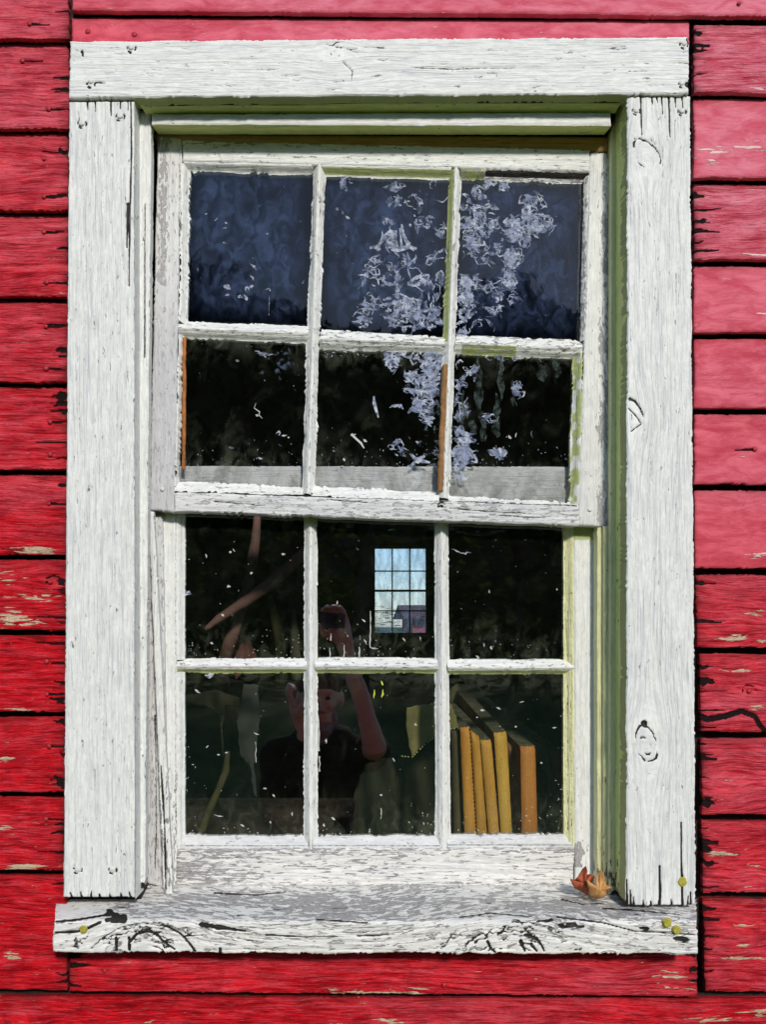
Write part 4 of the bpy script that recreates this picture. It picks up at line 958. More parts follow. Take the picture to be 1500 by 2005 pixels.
st[(0, 0)] = [dab(370, 1161, 10, 9, 0), dab(364, 1164, 5, 6, 0), dab(404, 1088, 8, 3, .8, 2), dab(451, 1081, 6, 5, 0, 2), dab(458, 1077, 7, 2, 1.5, 2), dab(448, 1148, 7, 5, .5, 2), dab(492, 1122, 6, 5, 0, 2),
              dab(555, 1085, 8, 4, .2, 2), dab(436, 1204, 6, 4, .5, 2), dab(415, 1259, 7, 5, 0, 2)] + specks(360, 1020, 590, 1290, 40, 1.5, 2, .3) + specks(360, 1240, 590, 1292, 45, 1.8, 2, .3) + specks(358, 1262, 385, 1292, 30, 1.6, 1)
st[(0, 1)] = [drip(725, 1196, 1268, 2.4), drip(704, 1266, 1292, 3), drip(674, 1262, 1292, 1.8), drip(648, 1240, 1254, 2.0), drip(646, 1268, 1290, 2.2), dab(713, 1215, 9, 3.5, 1.1, 2), dab(716, 1256, 12, 3, 1.3, 2), dab(791, 1252, 10, 3, 1.3, 2),
              dab(732, 1268, 18, 2.5, .3, 2), dab(766, 1037, 12, 3, 0), dab(660, 1180, 8, 3, 1.2, 2), dab(823, 1250, 8, 3, 1.5)] + specks(622, 1180, 850, 1288, 60, 1.7, 2, .4) + specks(622, 1020, 850, 1200, 16, 1.4, 1)
st[(0, 2)] = [dab(893, 1078, 18, 3, .2), dab(910, 1083, 20, 3.5, .1), dab(962, 1268, 8, 5, 1.2, 2), dab(948, 1262, 10, 3, 1.0), dab(970, 1255, 7, 3, -.9), dab(936, 1287, 10, 5, 1.2, 2), dab(1090, 1154, 5, 3, 1.2, 2),
              dab(958, 1158, 7, 4, 1.2)] + specks(880, 1040, 1105, 1290, 34, 1.6, 1) + specks(880, 1250, 1100, 1290, 30, 2.0, 1)
st[(1, 0)] = [curl(410, 1320, 6, 5, 4), dab(411, 1320, 20, 7, -.6, 2), dab(386, 1353, 12, 5, .6, 2), dab(406, 1461, 7, 3, -.5, 2), dab(428, 1477, 6, 3, 0, 2), dab(443, 1473, 6, 3, -.5, 2), dab(430, 1596, 18, 2.4, 0, 2), dab(519, 1543, 8, 3, 0, 2),
              dab(536, 1557, 7, 3.5, .5, 2), dab(529, 1609, 6, 4, .8, 2), dab(475, 1615, 8, 4, .8, 2), dab(572, 1593, 8, 2.5, 1.5, 2), dab(502, 1436, 10, 3, 0, 2), drip(501, 1452, 1492, 1.2)] + specks(360, 1480, 385, 1636, 24, 2.4, 1) + specks(360, 1600, 592, 1637, 34, 2.0, 2, .6) + specks(360, 1330, 592, 1600, 22, 1.4, 2)
st[(1, 1)] = [dab(748, 1337, 11, 3, 1.57, 3), dab(749, 1358, 16, 3.2, 1.57, 3), dab(733, 1358, 17, 3.4, 1.5, 3), drip(624, 1400, 1470, 3.2), drip(626, 1480, 1510, 2.6), dab(746, 1556, 5, 4, 0, 2), drip(746, 1582, 1602, 2.0), dab(653, 1602, 10, 4, 1.1, 2),
              dab(639, 1450, 9, 4, 1.4, 2), dab(771, 1487, 8, 3, 1, 2), dab(634, 1615, 7, 4, 1, 2), dab(814, 1418, 7, 3, 1, 2)] + specks(624, 1600, 852, 1637, 50, 2.0, 2, .6) + specks(820, 1590, 853, 1635, 16, 2.2, 2) + specks(624, 1330, 852, 1600, 30, 1.4, 2)
for i in range(30):      # stitched-looking trail of specks along the cloth hem
    pass
st[(1, 2)] = [dab(1021, 1374, 9, 2.5, 0, 2), dab(944, 1390, 9, 4, .5, 2), dab(976, 1386, 9, 4, .6, 2), dab(1060, 1493, 5, 4, 0, 2), dab(1085, 1424, 8, 3, 0, 2), dab(1010, 1422, 6, 3, 0, 2), dab(934, 1404, 5, 3, 0, 2)] + specks(885, 1560, 1106, 1634, 60, 2.0, 2, .5) + specks(1085, 1390, 1104, 1600, 16, 2.0, 2) + specks(886, 1340, 1106, 1600, 34, 1.4, 2)
for r_ in range(2):
    for c_ in range(3):
        pane('glass_pane', grow(LP[r_][c_], 4), YL + 0.0125, M_GL, lower, st[(r_, c_)])

# ================================================================== ROOM BEHIND THE GLASS
RX0, RX1, RYB = -2.6, 3.2, 9.0
fw = [W(733, 1073, RYB), W(835, 1073, RYB), W(835, 1240, RYB), W(733, 1240, RYB)]
fx0, fx1, fz1, fz0 = fw[0].x, fw[1].x, fw[0].z, fw[2].z
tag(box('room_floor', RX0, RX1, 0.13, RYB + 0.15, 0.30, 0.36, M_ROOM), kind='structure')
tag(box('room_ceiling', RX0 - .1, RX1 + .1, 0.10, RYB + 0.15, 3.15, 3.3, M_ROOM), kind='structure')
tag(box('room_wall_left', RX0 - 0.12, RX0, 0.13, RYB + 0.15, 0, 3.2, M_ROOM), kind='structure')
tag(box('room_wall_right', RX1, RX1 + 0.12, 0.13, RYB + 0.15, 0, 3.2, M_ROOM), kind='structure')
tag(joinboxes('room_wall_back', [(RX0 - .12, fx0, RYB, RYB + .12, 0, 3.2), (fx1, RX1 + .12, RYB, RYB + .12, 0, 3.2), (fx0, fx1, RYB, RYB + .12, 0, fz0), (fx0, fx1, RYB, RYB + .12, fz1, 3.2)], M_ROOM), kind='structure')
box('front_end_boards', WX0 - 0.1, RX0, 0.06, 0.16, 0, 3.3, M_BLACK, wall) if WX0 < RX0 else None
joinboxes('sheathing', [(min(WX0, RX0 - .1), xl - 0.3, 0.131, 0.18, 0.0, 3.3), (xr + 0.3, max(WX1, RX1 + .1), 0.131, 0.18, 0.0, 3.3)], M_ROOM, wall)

# far window
farw = empty('sash_window', (fx0 / 2 + fx1 / 2, RYB, fz0), 'small pale window with dark bars glowing at the back of the dark room', 'window'); farw['kind'] = 'thing'
M_BAR = flat('dark_bar_wood', (0.05, 0.06, 0.07), 0.7)
def far_pane():
    n = N('dusty_far_glass'); tc = n.n('TexCoord').outputs['Object']
    nz = n.noise(n.vscale(tc, (14, 1, 5)), 4, 0.6, 1.0, 0.4)
    tl = n.n('BsdfTranslucent', {'Color': n.mix(n.remap(nz, 0.3, 0.7), (0.86, 0.89, 0.95), (0.97, 0.97, 0.99))}).outputs[0]
    tr = n.n('BsdfTransparent', {'Color': (0.84, 0.90, 1.0, 1)}).outputs[0]
    return n.out(n.n('MixShader', {0: n.remap(nz, 0.3, 0.7, 0.04, 0.36), 1: tr, 2: tl}).outputs[0])
M_FARG = far_pane()
bars = []; bw = 0.0065
xsn = [fx0 + (fx1 - fx0) * q for q in (0, 0.345, 0.68, 1)]
zsn = [fz1 + (fz0 - fz1) * q for q in (0, 0.27, 0.50, 0.735, 1)]
for i in (1, 2): bars.append((xsn[i] - bw, xsn[i] + bw, RYB - .02, RYB + .02, fz0, fz1))
for i in (1, 2, 3):
    h_ = bw * (1.9 if i == 2 else 1.0); bars.append((fx0, fx1, RYB - .017, RYB + .017, zsn[i] - h_, zsn[i] + h_))
joinboxes('muntin', bars, M_BAR, farw)
e = 0.018
joinboxes('frame', [(fx0 - .03, fx0 + e * .4, RYB - .03, RYB + .03, fz0 - .03, fz1 + .03), (fx1 - e * .4, fx1 + .03, RYB - .03, RYB + .03, fz0 - .03, fz1 + .03), (fx0, fx1, RYB - .028, RYB + .028, fz1 - e * .4, fz1 + .03), (fx0, fx1, RYB - .028, RYB + .028, fz0 - .03, fz0 + e * .4)], M_BAR, farw)
for i in range(3):
    for j in range(4): box('glass_pane', xsn[i] + .002, xsn[i + 1] - .002, RYB + .004, RYB + .008, zsn[j + 1] + .002, zsn[j] - .002, M_FARG, farw)

# ---- generic shapes
def tube(name, pts, radii, mat, parent=None, seg=10, jit=0.0):
    bm = bmesh.new(); rings = []
    P = [Vector(p) for p in pts]
    for i, p in enumerate(P):
        d = (P[min(i + 1, len(P) - 1)] - P[max(i - 1, 0)]).normalized()
        u = d.cross(Vector((0.13, 0.9, 0.41))).normalized(); v = d.cross(u)
        rings.append([bm.verts.new(p + (u * math.cos(k / seg * 6.2832) + v * math.sin(k / seg * 6.2832)) * radii[i] * (1 + random.uniform(-jit, jit))) for k in range(seg)])
    for a_, c_ in zip(rings, rings[1:]):
        for k in range(seg): bm.faces.new((a_[k], a_[(k + 1) % seg], c_[(k + 1) % seg], c_[k]))
    bm.faces.new(rings[0][::-1]); bm.faces.new(rings[-1])
    bmesh.ops.recalc_face_normals(bm, faces=bm.faces)
    for f in bm.faces: f.smooth = True
    me = bpy.data.meshes.new(name); bm.to_mesh(me); bm.free()
    return link(name, me, mat, parent)

def lerp_pts(pts, n):
    out = []
    for i in range(len(pts) - 1):
        for k in range(n): out.append(Vector(pts[i]).lerp(Vector(pts[i + 1]), k / n))
    out.append(Vector(pts[-1])); return out

# ---- shelf with the standing books
M_SHELF = flat('old_shelf_board', (0.09, 0.07, 0.05), 0.8, (0.04, 0.03, 0.025), 12)
YB = 0.20
shz = W(0, 1690, YB).z
t_ = empty('shelf', (0.15, 0.45, 0.36), 'dark low shelf inside the room carrying the mustard books', 'shelf')
box('shelf_board', -0.75, 0.75, YB - 0.04, 0.80, shz - 0.03, shz, M_SHELF, t_)
for x_ in (-0.72, 0.70):
    box('shelf_side', x_, x_ + 0.025, YB - 0.03, 0.79, 0.36, shz - 0.03, M_SHELF, t_)
M_OLV = flat('olive_canvas', (0.22, 0.20, 0.065), 0.85, (0.12, 0.115, 0.045), 25, 0.002)
M_TOP = flat('dusty_top_edge', (0.15, 0.145, 0.08), 0.9, (0.07, 0.07, 0.04), 60, 0.002)
M_PAGE = flat('shadowed_pages', (0.34, 0.17, 0.05), 0.9, (0.18, 0.08, 0.025), 80)
def mustard(name, c1, c2):
    n = N(name); tc = n.n('TexCoord').outputs['Object']
    nz = n.noise(n.vscale(tc, (60, 60, 9)), 4, 0.6); nf = n.noise(tc, 4, 0.6, 260)
    c = n.mix(n.remap(nz, 0.3, 0.7), c1, c2); c = n.mix(n.math('MULTIPLY', n.remap(nf, .5, .7), .35), c, tuple(x * .4 for x in c1))
    return n.pbr(c, 0.65, nf, 0.0012, 0.7)
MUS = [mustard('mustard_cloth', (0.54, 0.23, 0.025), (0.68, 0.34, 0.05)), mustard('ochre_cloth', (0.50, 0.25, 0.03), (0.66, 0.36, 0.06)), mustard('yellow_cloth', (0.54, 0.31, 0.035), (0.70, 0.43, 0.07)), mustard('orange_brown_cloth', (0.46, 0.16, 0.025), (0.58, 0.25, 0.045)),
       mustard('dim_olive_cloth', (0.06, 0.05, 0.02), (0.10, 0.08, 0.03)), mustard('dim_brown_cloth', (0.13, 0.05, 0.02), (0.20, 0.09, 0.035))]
def book(tl, tr, br, bl, backpx, mat, label, yb=YB, deep=0.34, topmat=None):
    """tall thin volume: rounded spine towards the glass, slanting olive top edge; bottoms rest on the shelf"""
    k0 = lambda p: W(p[0], p[1], yb)
    A_, B_ = k0(tl), k0(tr); C_, D_ = k0(br), k0(bl)
    def ext(P, Q):        # extend the side down to the shelf
        t = (shz - P.z) / (Q.z - P.z); return P + (Q - P) * t
    C_, D_ = ext(B_, C_), ext(A_, D_)
    bt = W(backpx[0], backpx[1], yb + deep); off = bt - A_
    root = empty('book', (A_ + B_ + C_ + D_) / 4, label, 'book', 'tall mustard books standing behind the lower right pane'); root.location.z = shz
    bm = bmesh.new()           # spine: rounded strip
    n = 8; rows = []
    for j in range(25):
        t = j / 24; L = A_.lerp(D_, t); Rr = B_.lerp(C_, t); row = []
        for i in range(n + 1):
            s_ = i / n; p = L.lerp(Rr, s_); p = p + Vector((0, -0.0045 * math.sin(math.pi * s_) ** 0.6 + 0.006 * (j == 0), 0.0))
            p.x += 0.00015 * math.sin(j * 1.7 + i)
            if j == 0: p.z += -0.0015 + 0.001 * math.sin(i * 2.1)
            row.append(bm.verts.new(p))
        rows.append(row)
    for j in range(24):
        for i in range(n): bm.faces.new((rows[j + 1][i], rows[j + 1][i + 1], rows[j][i + 1], rows[j][i]))
    for f in bm.faces: f.smooth = True
    me = bpy.data.meshes.new('spine'); bm.to_mesh(me); bm.free(); link('spine', me, mat, root)
    w_ = (B_ - A_)
    bm = bmesh.new()           # covers + page block behind the spine
    e_ = Vector((0, 0.004, -0.001))
    a0, b0, c0, d0 = A_ + e_, B_ + e_, C_ + Vector((0, .004, 0)), D_ + Vector((0, .004, 0))
    offb = Vector((off.x, off.y, 0))
    v = [bm.verts.new(p) for p in (a0, b0, c0, d0, a0 + off, b0 + off, c0 + offb, d0 + offb)]
    for f in ((0, 3, 7, 4), (1, 5, 6, 2), (4, 7, 6, 5), (3, 2, 6, 7)): bm.faces.new([v[i] for i in f]).material_index = 0
    bm.faces.new([v[i] for i in (0, 4, 5, 1)]).material_index = 1
    bm.faces.new([v[i] for i in (0, 1, 2, 3)]).material_index = 0
    me = bpy.data.meshes.new('cover'); bm.to_mesh(me); bm.free(); link('cover', me, [M_PAGE, topmat or M_TOP], root)
    return root
book((901, 1423), (920, 1421), (933, 1631), (910, 1631), (850, 1372), MUS[0], 'first bright mustard book from the left with a stitched edge, leaning slightly left')
book((921.5, 1427), (939, 1441), (954, 1633), (934.5, 1633), (866, 1372), MUS[1], 'ochre book with a sloping top corner pressed against the stitched mustard book', yb=YB + 0.004)
book((941, 1447), (962, 1447), (978, 1633), (957, 1633), (874, 1376), MUS[1], 'ochre book standing lower between the sloping one and the brightest yellow one')
book((967, 1433), (992, 1431), (1003, 1633), (981, 1633), (895, 1352), MUS[2], 'brightest yellow book with creases near its top', deep=0.38)
book((1019, 1460), (1048, 1459), (1053, 1633), (1022, 1633), (925, 1368), MUS[3], 'orange brown book standing apart on the right', deep=0.40)
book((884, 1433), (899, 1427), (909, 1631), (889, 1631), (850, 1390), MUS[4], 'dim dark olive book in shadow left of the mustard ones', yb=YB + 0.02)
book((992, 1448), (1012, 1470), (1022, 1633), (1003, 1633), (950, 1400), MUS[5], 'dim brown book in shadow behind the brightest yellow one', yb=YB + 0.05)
# stitching dashes on the first book
b_st = [o for o in bpy.data.objects if o.name == 'book'][0]
bm = bmesh.new()
for i in range(26):
    t = i / 26; p0 = W(919.5 + 13 * t, 1426 + 205 * t, YB - 0.0015); p1 = W(919.5 + 13 * (t + .022), 1426 + 205 * (t + .022), YB - 0.0015)
    q = [bm.verts.new(p0 + Vector((-.0008, 0, 0))), bm.verts.new(p1 + Vector((-.0008, 0, 0))), bm.verts.new(p1 + Vector((.0008, 0, 0))), bm.verts.new(p0 + Vector((.0008, 0, 0)))]; bm.faces.new(q)
bmesh.ops.solidify(bm, geom=bm.faces[:], thickness=0.0008)
me = bpy.data.meshes.new('stitching'); bm.to_mesh(me); bm.free(); link('stitching', me, M_BLACK, b_st)
# curved strap of brown leather at the right
pts = [W(x, y, .34) for x, y in ((1040, 1440), (1058, 1450), (1075, 1463), (1086, 1480), (1091, 1510), (1090, 1560), (1088, 1610), (1087, 1680))]
o = tube('leather_strap', pts, [.004, .006, .009, .011, .012, .012, .011, .010], flat('brown_leather', (0.16, 0.06, 0.025), 0.6), None, 10)
tag(o, 'dim brown leather strap hanging in an arc right of the books', 'strap')

# ---- olive canvas sheet hanging between the books and the middle pane, with a stitched hem
def sheet(name, poly, y, mat, thick=0.002, wav=0.012, parent=None, n=22, tri=None):
    """a hanging cloth cut to an outline (photo pixels), with folds in depth"""
    dense = []
    for i in range(len(poly)):
        a_, c_ = poly[i], poly[(i + 1) % len(poly)]; L = math.hypot(c_[0] - a_[0], c_[1] - a_[1]); m_ = max(1, int(L / 9))
        for k_ in range(m_):
            t = k_ / m_; j_ = 2.2 if k_ else 0
            dense.append((a_[0] + (c_[0] - a_[0]) * t + random.uniform(-j_, j_), a_[1] + (c_[1] - a_[1]) * t + random.uniform(-j_, j_)))
    poly = dense; xs_ = [p[0] for p in poly]; ys_ = [p[1] for p in poly]
    bm = bmesh.new(); vs = [bm.verts.new((p[0], 0, p[1])) for p in poly]; bm.faces.new(vs)
    for q in range(1, n):
        for ax, lo, hi in ((0, min(xs_), max(xs_)), (2, min(ys_), max(ys_))):
            co = Vector((0, 0, 0)); no = Vector((0, 0, 0)); co[ax] = lo + (hi - lo) * q / n; no[ax] = 1
            bmesh.ops.bisect_plane(bm, geom=bm.verts[:] + bm.edges[:] + bm.faces[:], plane_co=co, plane_no=no)
    for v in bm.verts:
        x, yy = v.co.x, v.co.z
        d = wav * (math.sin(x / 17.0 + yy / 90) + 0.5 * math.sin(x / 7.3 - yy / 60) + .35 * math.sin(yy / 23 + x / 40))
        v.co = W(x, yy, y); v.co.y += d
    bmesh.ops.solidify(bm, geom=bm.faces[:], thickness=thick)
    for f in bm.faces: f.smooth = True
    me = bpy.data.meshes.new(name); bm.to_mesh(me); bm.free()
    return link(name, me, mat, parent)
cl = sheet('canvas_sheet', [(796, 1384), (841, 1378), (868, 1366), (884, 1380), (893, 1402), (899, 1424), (876, 1426), (853, 1441), (836, 1452), (822, 1466), (807, 1481), (801, 1462), (796, 1428)], 0.185, M_OLV, wav=0.006)
tag(cl, 'olive canvas sheet with a stitched hem hanging beside the books', 'cloth')
bm = bmesh.new(); hem = [(786, 1480), (807, 1482), (822, 1467), (836, 1453), (853, 1442), (876, 1427), (897, 1425)]
for a_, c_ in zip(hem, hem[1:]):
    L = math.hypot(c_[0] - a_[0], c_[1] - a_[1]); k = 0
    while k < L - 4:
        p = W(a_[0] + (c_[0] - a_[0]) * k / L, a_[1] + (c_[1] - a_[1]) * k / L, .172); q = W(a_[0] + (c_[0] - a_[0]) * (k + 3.4) / L, a_[1] + (c_[1] - a_[1]) * (k + 3.4) / L, .172)
        r_ = bmesh.ops.create_cone(bm, segments=6, radius1=.0011, radius2=.0008, depth=(q - p).length, cap_ends=True)
        rot = (q - p).to_track_quat('Z', 'Y').to_matrix().to_4x4()
        bmesh.ops.transform(bm, verts=r_['verts'], matrix=Matrix.Translation((p + q) / 2) @ rot); k += 6
me = bpy.data.meshes.new('stitching'); bm.to_mesh(me); bm.free(); link('stitching', me, flat('pale_thread', (0.50, 0.50, 0.20), 0.8), cl)
o = sheet('canvas_drape', [(872, 1352), (890, 1336), (925, 1346), (975, 1380), (1030, 1420), (1075, 1452), (1100, 1490), (1104, 1700), (1074, 1700), (1070, 1520), (1040, 1470), (990, 1440), (930, 1410), (890, 1400)], 0.62, flat('dull_olive_drape', (0.34, 0.32, 0.13), 0.95, (0.20, 0.19, 0.08), 16, .004), wav=0.02, thick=.003)
tag(o, 'large dull olive drape arching up behind the mustard books', 'cloth')
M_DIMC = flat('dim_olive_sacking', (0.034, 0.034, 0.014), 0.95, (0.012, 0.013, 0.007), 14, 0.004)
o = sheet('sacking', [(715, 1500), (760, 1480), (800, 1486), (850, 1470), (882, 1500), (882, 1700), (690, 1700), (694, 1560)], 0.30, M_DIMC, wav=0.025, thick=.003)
tag(o, 'dim green grey sacking heaped below the stitched canvas', 'sacking')
# hanging strips behind the lower left pane
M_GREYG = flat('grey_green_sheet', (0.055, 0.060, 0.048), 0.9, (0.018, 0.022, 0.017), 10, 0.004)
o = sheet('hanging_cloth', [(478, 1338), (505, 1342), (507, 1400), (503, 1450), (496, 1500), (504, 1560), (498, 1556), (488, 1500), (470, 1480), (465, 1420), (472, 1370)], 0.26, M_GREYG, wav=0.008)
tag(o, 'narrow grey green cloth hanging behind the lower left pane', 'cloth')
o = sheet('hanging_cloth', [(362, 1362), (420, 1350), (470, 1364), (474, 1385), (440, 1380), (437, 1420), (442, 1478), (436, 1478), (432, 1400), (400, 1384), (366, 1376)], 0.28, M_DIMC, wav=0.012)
tag(o, 'torn olive rag drooping across the top of the lower left pane', 'rag')

# ---- poles leaning in the dark room
M_POLE = flat('reddish_pole_wood', (0.21, 0.115, 0.095), 0.85, (0.12, 0.070, 0.055), 26, 0.004)
M_POLE2 = flat('olive_stalk', (0.085, 0.075, 0.025), 0.85, (0.04, 0.036, 0.014), 26, 0.004)
def pole(name, px, radii, mat, label, cat='pole', ydepths=None, seg=10):
    yd = ydepths or [.35] * len(px)
    P = [W(p[0], p[1], y) for p, y in zip(px, yd)]
    o = tube(name, lerp_pts(P, 5), list(np.interp(np.linspace(0, 1, 5 * (len(P) - 1) + 1), np.linspace(0, 1, len(radii)), radii)), mat, None, seg, 0.06)
    return tag(o, label, cat)
pole('wooden_pole', [(506, 985), (500, 1060), (486, 1140), (470, 1200), (448, 1262), (432, 1320), (470, 1420), (500, 1560)], [.006, .010, .0115, .012, .013, .014, .014], M_POLE, 'upright reddish pole curving down behind the upper left pane of the lower sash', ydepths=[.34, .34, .35, .36, .37, .42, 1.0, 1.7])
pole('wooden_pole', [(608, 1062), (585, 1092), (535, 1138), (480, 1178), (430, 1210), (402, 1232)], [.004, .010, .012, .010, .008, .004], M_POLE, 'slanting reddish pole crossing in front of the upright one', ydepths=[.30] * 6)
pole('wooden_pole', [(528, 1165), (540, 1215), (548, 1260), (556, 1330)], [.005, .010, .010, .008], M_POLE2, 'short olive stake standing right of the crossed poles', ydepths=[.38] * 4)
pole('wooden_pole', [(575, 1190), (577, 1240), (580, 1330)], [.002, .009, .012], flat('dim_stake', (0.07, 0.07, 0.04), .9), 'dim pointed stake beside the left muntin of the lower sash', ydepths=[.40] * 3)
pole('bent_stalk', [(446, 1470), (442, 1510), (428, 1545), (408, 1590), (390, 1640), (375, 1700)], [.004, .007, .006, .007, .009, .010], M_POLE2, 'bent yellow olive stalk leaning behind the lower left pane', 'stalk', ydepths=[.24] * 6)
o = sheet('cobweb_rag', [(470, 1262), (482, 1244), (492, 1258), (505, 1292), (462, 1330), (452, 1300)], 0.45, flat('pinkish_rag', (0.13, 0.05, 0.04), .9), wav=.006)
tag(o, 'small reddish rag at the foot of the crossed poles', 'rag')

# ================================================================== DRY LEAVES ON THE SILL
def leaf_mat(name, a_, b_):
    n = N(name); tc = n.n('TexCoord').outputs['Object']
    nz = n.noise(tc, 5, 0.65, 110, 0.6); nf = n.noise(tc, 3, .6, 420)
    c = n.mix(n.remap(nz, 0.3, 0.7), a_, b_); c = n.mix(n.math('MULTIPLY', n.remap(nf, .55, .7), .4), c, tuple(x * .3 for x in a_))
    return n.pbr(c, 0.6, nz, 0.0015, 0.8)
def dry_leaf(outline, cen, Y, bulge, mat, label, sgn=1):
    """star-shaped curled blade: radial rings from the rib to the pointed rim"""
    n = len(outline); pts = []
    for i in range(n):
        a_, c_ = outline[i], outline[(i + 1) % n]
        for k in range(5):
            t = k / 5; pts.append((a_[0] + (c_[0] - a_[0]) * t, a_[1] + (c_[1] - a_[1]) * t))
    root = empty('maple_leaf', W(cen[0], 1757, Y), label, 'leaf')
    bm = bmesh.new(); rings = []; m = len(pts)
    for r_ in range(1, 8):
        q = r_ / 7; ring = []
        for i, (x, y) in enumerate(pts):
            a_ = i / m * 6.283
            xx = cen[0] + (x - cen[0]) * q; yy = cen[1] + (y - cen[1]) * q
            d = -bulge * (1 - q * q) + 0.0035 * q * math.sin(a_ * 5) * (0.4 + q) - 0.010 * (q ** 3) * max(0, -(yy - cen[1]) / 30)
            d += 0.0006 * math.sin(xx * .9) + 0.0012 * abs(math.sin(a_ * 2.5 + .5)) * q
            p = W(xx, yy, Y); p.y += d; ring.append(bm.verts.new(p))
        rings.append(ring)
    c0 = W(cen[0], cen[1], Y); c0.y -= bulge; c0 = bm.verts.new(c0)
    for i in range(m): bm.faces.new((c0, rings[0][i], rings[0][(i + 1) % m]))
    for A_, B_ in zip(rings, rings[1:]):
        for i in range(m): bm.faces.new((A_[i], B_[i], B_[(i + 1) % m], A_[(i + 1) % m]))
    bmesh.ops.recalc_face_normals(bm, faces=bm.faces); bmesh.ops.solidify(bm, geom=bm.faces[:], thickness=0.0005)
    for f in bm.faces: f.smooth = True
    me = bpy.data.meshes.new('blade'); bm.to_mesh(me); bm.free(); link('blade', me, mat, root)
    return root
ML1 = leaf_mat('rust_red_leaf', (0.30, 0.055, 0.018), (0.50, 0.13, 0.05)); ML2 = leaf_mat('tan_leaf', (0.46, 0.20, 0.055), (0.66, 0.36, 0.13)); MST = flat('leaf_stem', (0.20, 0.10, 0.05), .7)
l1 = dry_leaf([(1116, 1721), (1126, 1724), (1127, 1713), (1134, 1712), (1143, 1690), (1147, 1703), (1149, 1712), (1156, 1707), (1164, 1716), (1160, 1735), (1156, 1756), (1142, 1748), (1124, 1737)], (1142, 1726), 0.035, 0.010, ML1, 'rust red curled dry leaf on the sill, left of the tan one')
tube('stem', [W(1150, 1750, .03), W(1138, 1756, .02), W(1120, 1757, .012)], [.0007, .0006, .0005], MST, l1, 6)
l2 = dry_leaf([(1147, 1720), (1155, 1727), (1161, 1729), (1167, 1712), (1174, 1697), (1178, 1712), (1185, 1718), (1188, 1732), (1196, 1734), (1192, 1744), (1186, 1752), (1168, 1758), (1154, 1758), (1152, 1738)], (1170, 1736), 0.020, 0.014, ML2, 'tan curled dry maple leaf in the right corner of the sill')
tube('stem', [W(1154, 1757, .01), W(1153, 1740, .002), W(1149, 1724, .005)], [.0008, .0007, .0005], MST, l2, 6)

# ================================================================== OUTSIDE: LAWN, TREES, SHED
def lawn_mat():
    n = N('lawn_grass'); tc = n.n('TexCoord').outputs['Object']
    a_ = n.noise(tc, 5, .6, 0.6); b2 = n.noise(tc, 4, .6, 14)
    c = n.mix(n.remap(a_, .3, .7), (0.060, 0.11, 0.020), (0.095, 0.15, 0.035)); c = n.mix(n.remap(b2, .3, .7), c, (0.06, 0.10, 0.02))
    return n.pbr(c, .9, b2, .03, .8)
box_l = joinboxes('lawn', [(-400, 400, -400, 400, -0.4, 0.0)], lawn_mat()); tag(box_l, kind='structure')
def leafy(name):
    n = N(name); tc = n.n('TexCoord').outputs['Object']
    nz = n.noise(tc, 3, .6, 1.2)
    c = n.mix(n.remap(nz, .35, .65), (0.030, 0.055, 0.014), (0.09, 0.13, 0.03))
    d = n.n('BsdfDiffuse', {'Color': c}).outputs[0]; t = n.n('BsdfTranslucent', {'Color': c}).outputs[0]
    return n.out(n.n('MixShader', {0: .3, 1: d, 2: t}).outputs[0])
M_LEAF = leafy('tree_foliage'); M_BARK = flat('tree_bark', (0.10, 0.075, 0.055), .9, (0.04, 0.03, 0.022), 5, .02)
def crown_mesh(seed, h, r_, n=5200, ls=0.22):
    rg = np.random.default_rng(seed)
    nb = 26; cb = rg.normal(size=(nb, 3)); cb /= np.linalg.norm(cb, axis=1)[:, None]; cb *= rg.uniform(.25, .85, (nb, 1)) * np.array([r_, r_, h * .36]); cb[:, 2] += h * .62
    k = rg.integers(0, nb, n); rad = rg.uniform(.16, .34, nb) * r_
    dv = rg.normal(size=(n, 3)); dv /= np.linalg.norm(dv, axis=1)[:, None]
    P = cb[k] + dv * (rad[k] * rg.uniform(.45, 1.1, n))[:, None]
    u = rg.normal(size=(n, 3)); u /= np.linalg.norm(u, axis=1)[:, None]; v = np.cross(u, dv); v /= np.linalg.norm(v, axis=1)[:, None] + 1e-6
    s1 = (ls * rg.uniform(.6, 1.4, n))[:, None]
    V = np.stack([P - u * s1, P + v * s1 * .5, P + u * s1, P - v * s1 * .5], 1).reshape(-1, 3)
    me = bpy.data.meshes.new('crown'); F = np.arange(n * 4).reshape(n, 4)
    me.from_pydata(V.tolist(), [], F.tolist()); return me
def tree(x, y, h, r_, seed, label, n=6500):
    root = empty('broadleaf_tree', (x, y, 0), label, 'tree', 'trees across the lawn, mirrored in the panes')
    random.seed(seed)
    pts = [Vector((x + random.uniform(-.1, .1) * i, y + random.uniform(-.1, .1) * i, h * .16 * i)) for i in range(5)]
    tube('trunk', pts, [.26, .21, .17, .12, .06], M_BARK, root, 10, .06)
    for q in range(5):
        a_ = random.uniform(0, 6.28); z0 = h * random.uniform(.25, .5); p0 = Vector((x, y, z0)); p1 = p0 + Vector((math.cos(a_) * r_ * .35, math.sin(a_) * r_ * .35, h * .12)); p2 = p0 + Vector((math.cos(a_) * r_ * .65, math.sin(a_) * r_ * .65, h * .26))
        tube('limb', [p0, p1, p2], [.09, .06, .025], M_BARK, root, 7)
    me = crown_mesh(seed, h, r_, n); me.transform(Matrix.Translation((x, y, 0)))
    link('crown', me, M_LEAF, root)
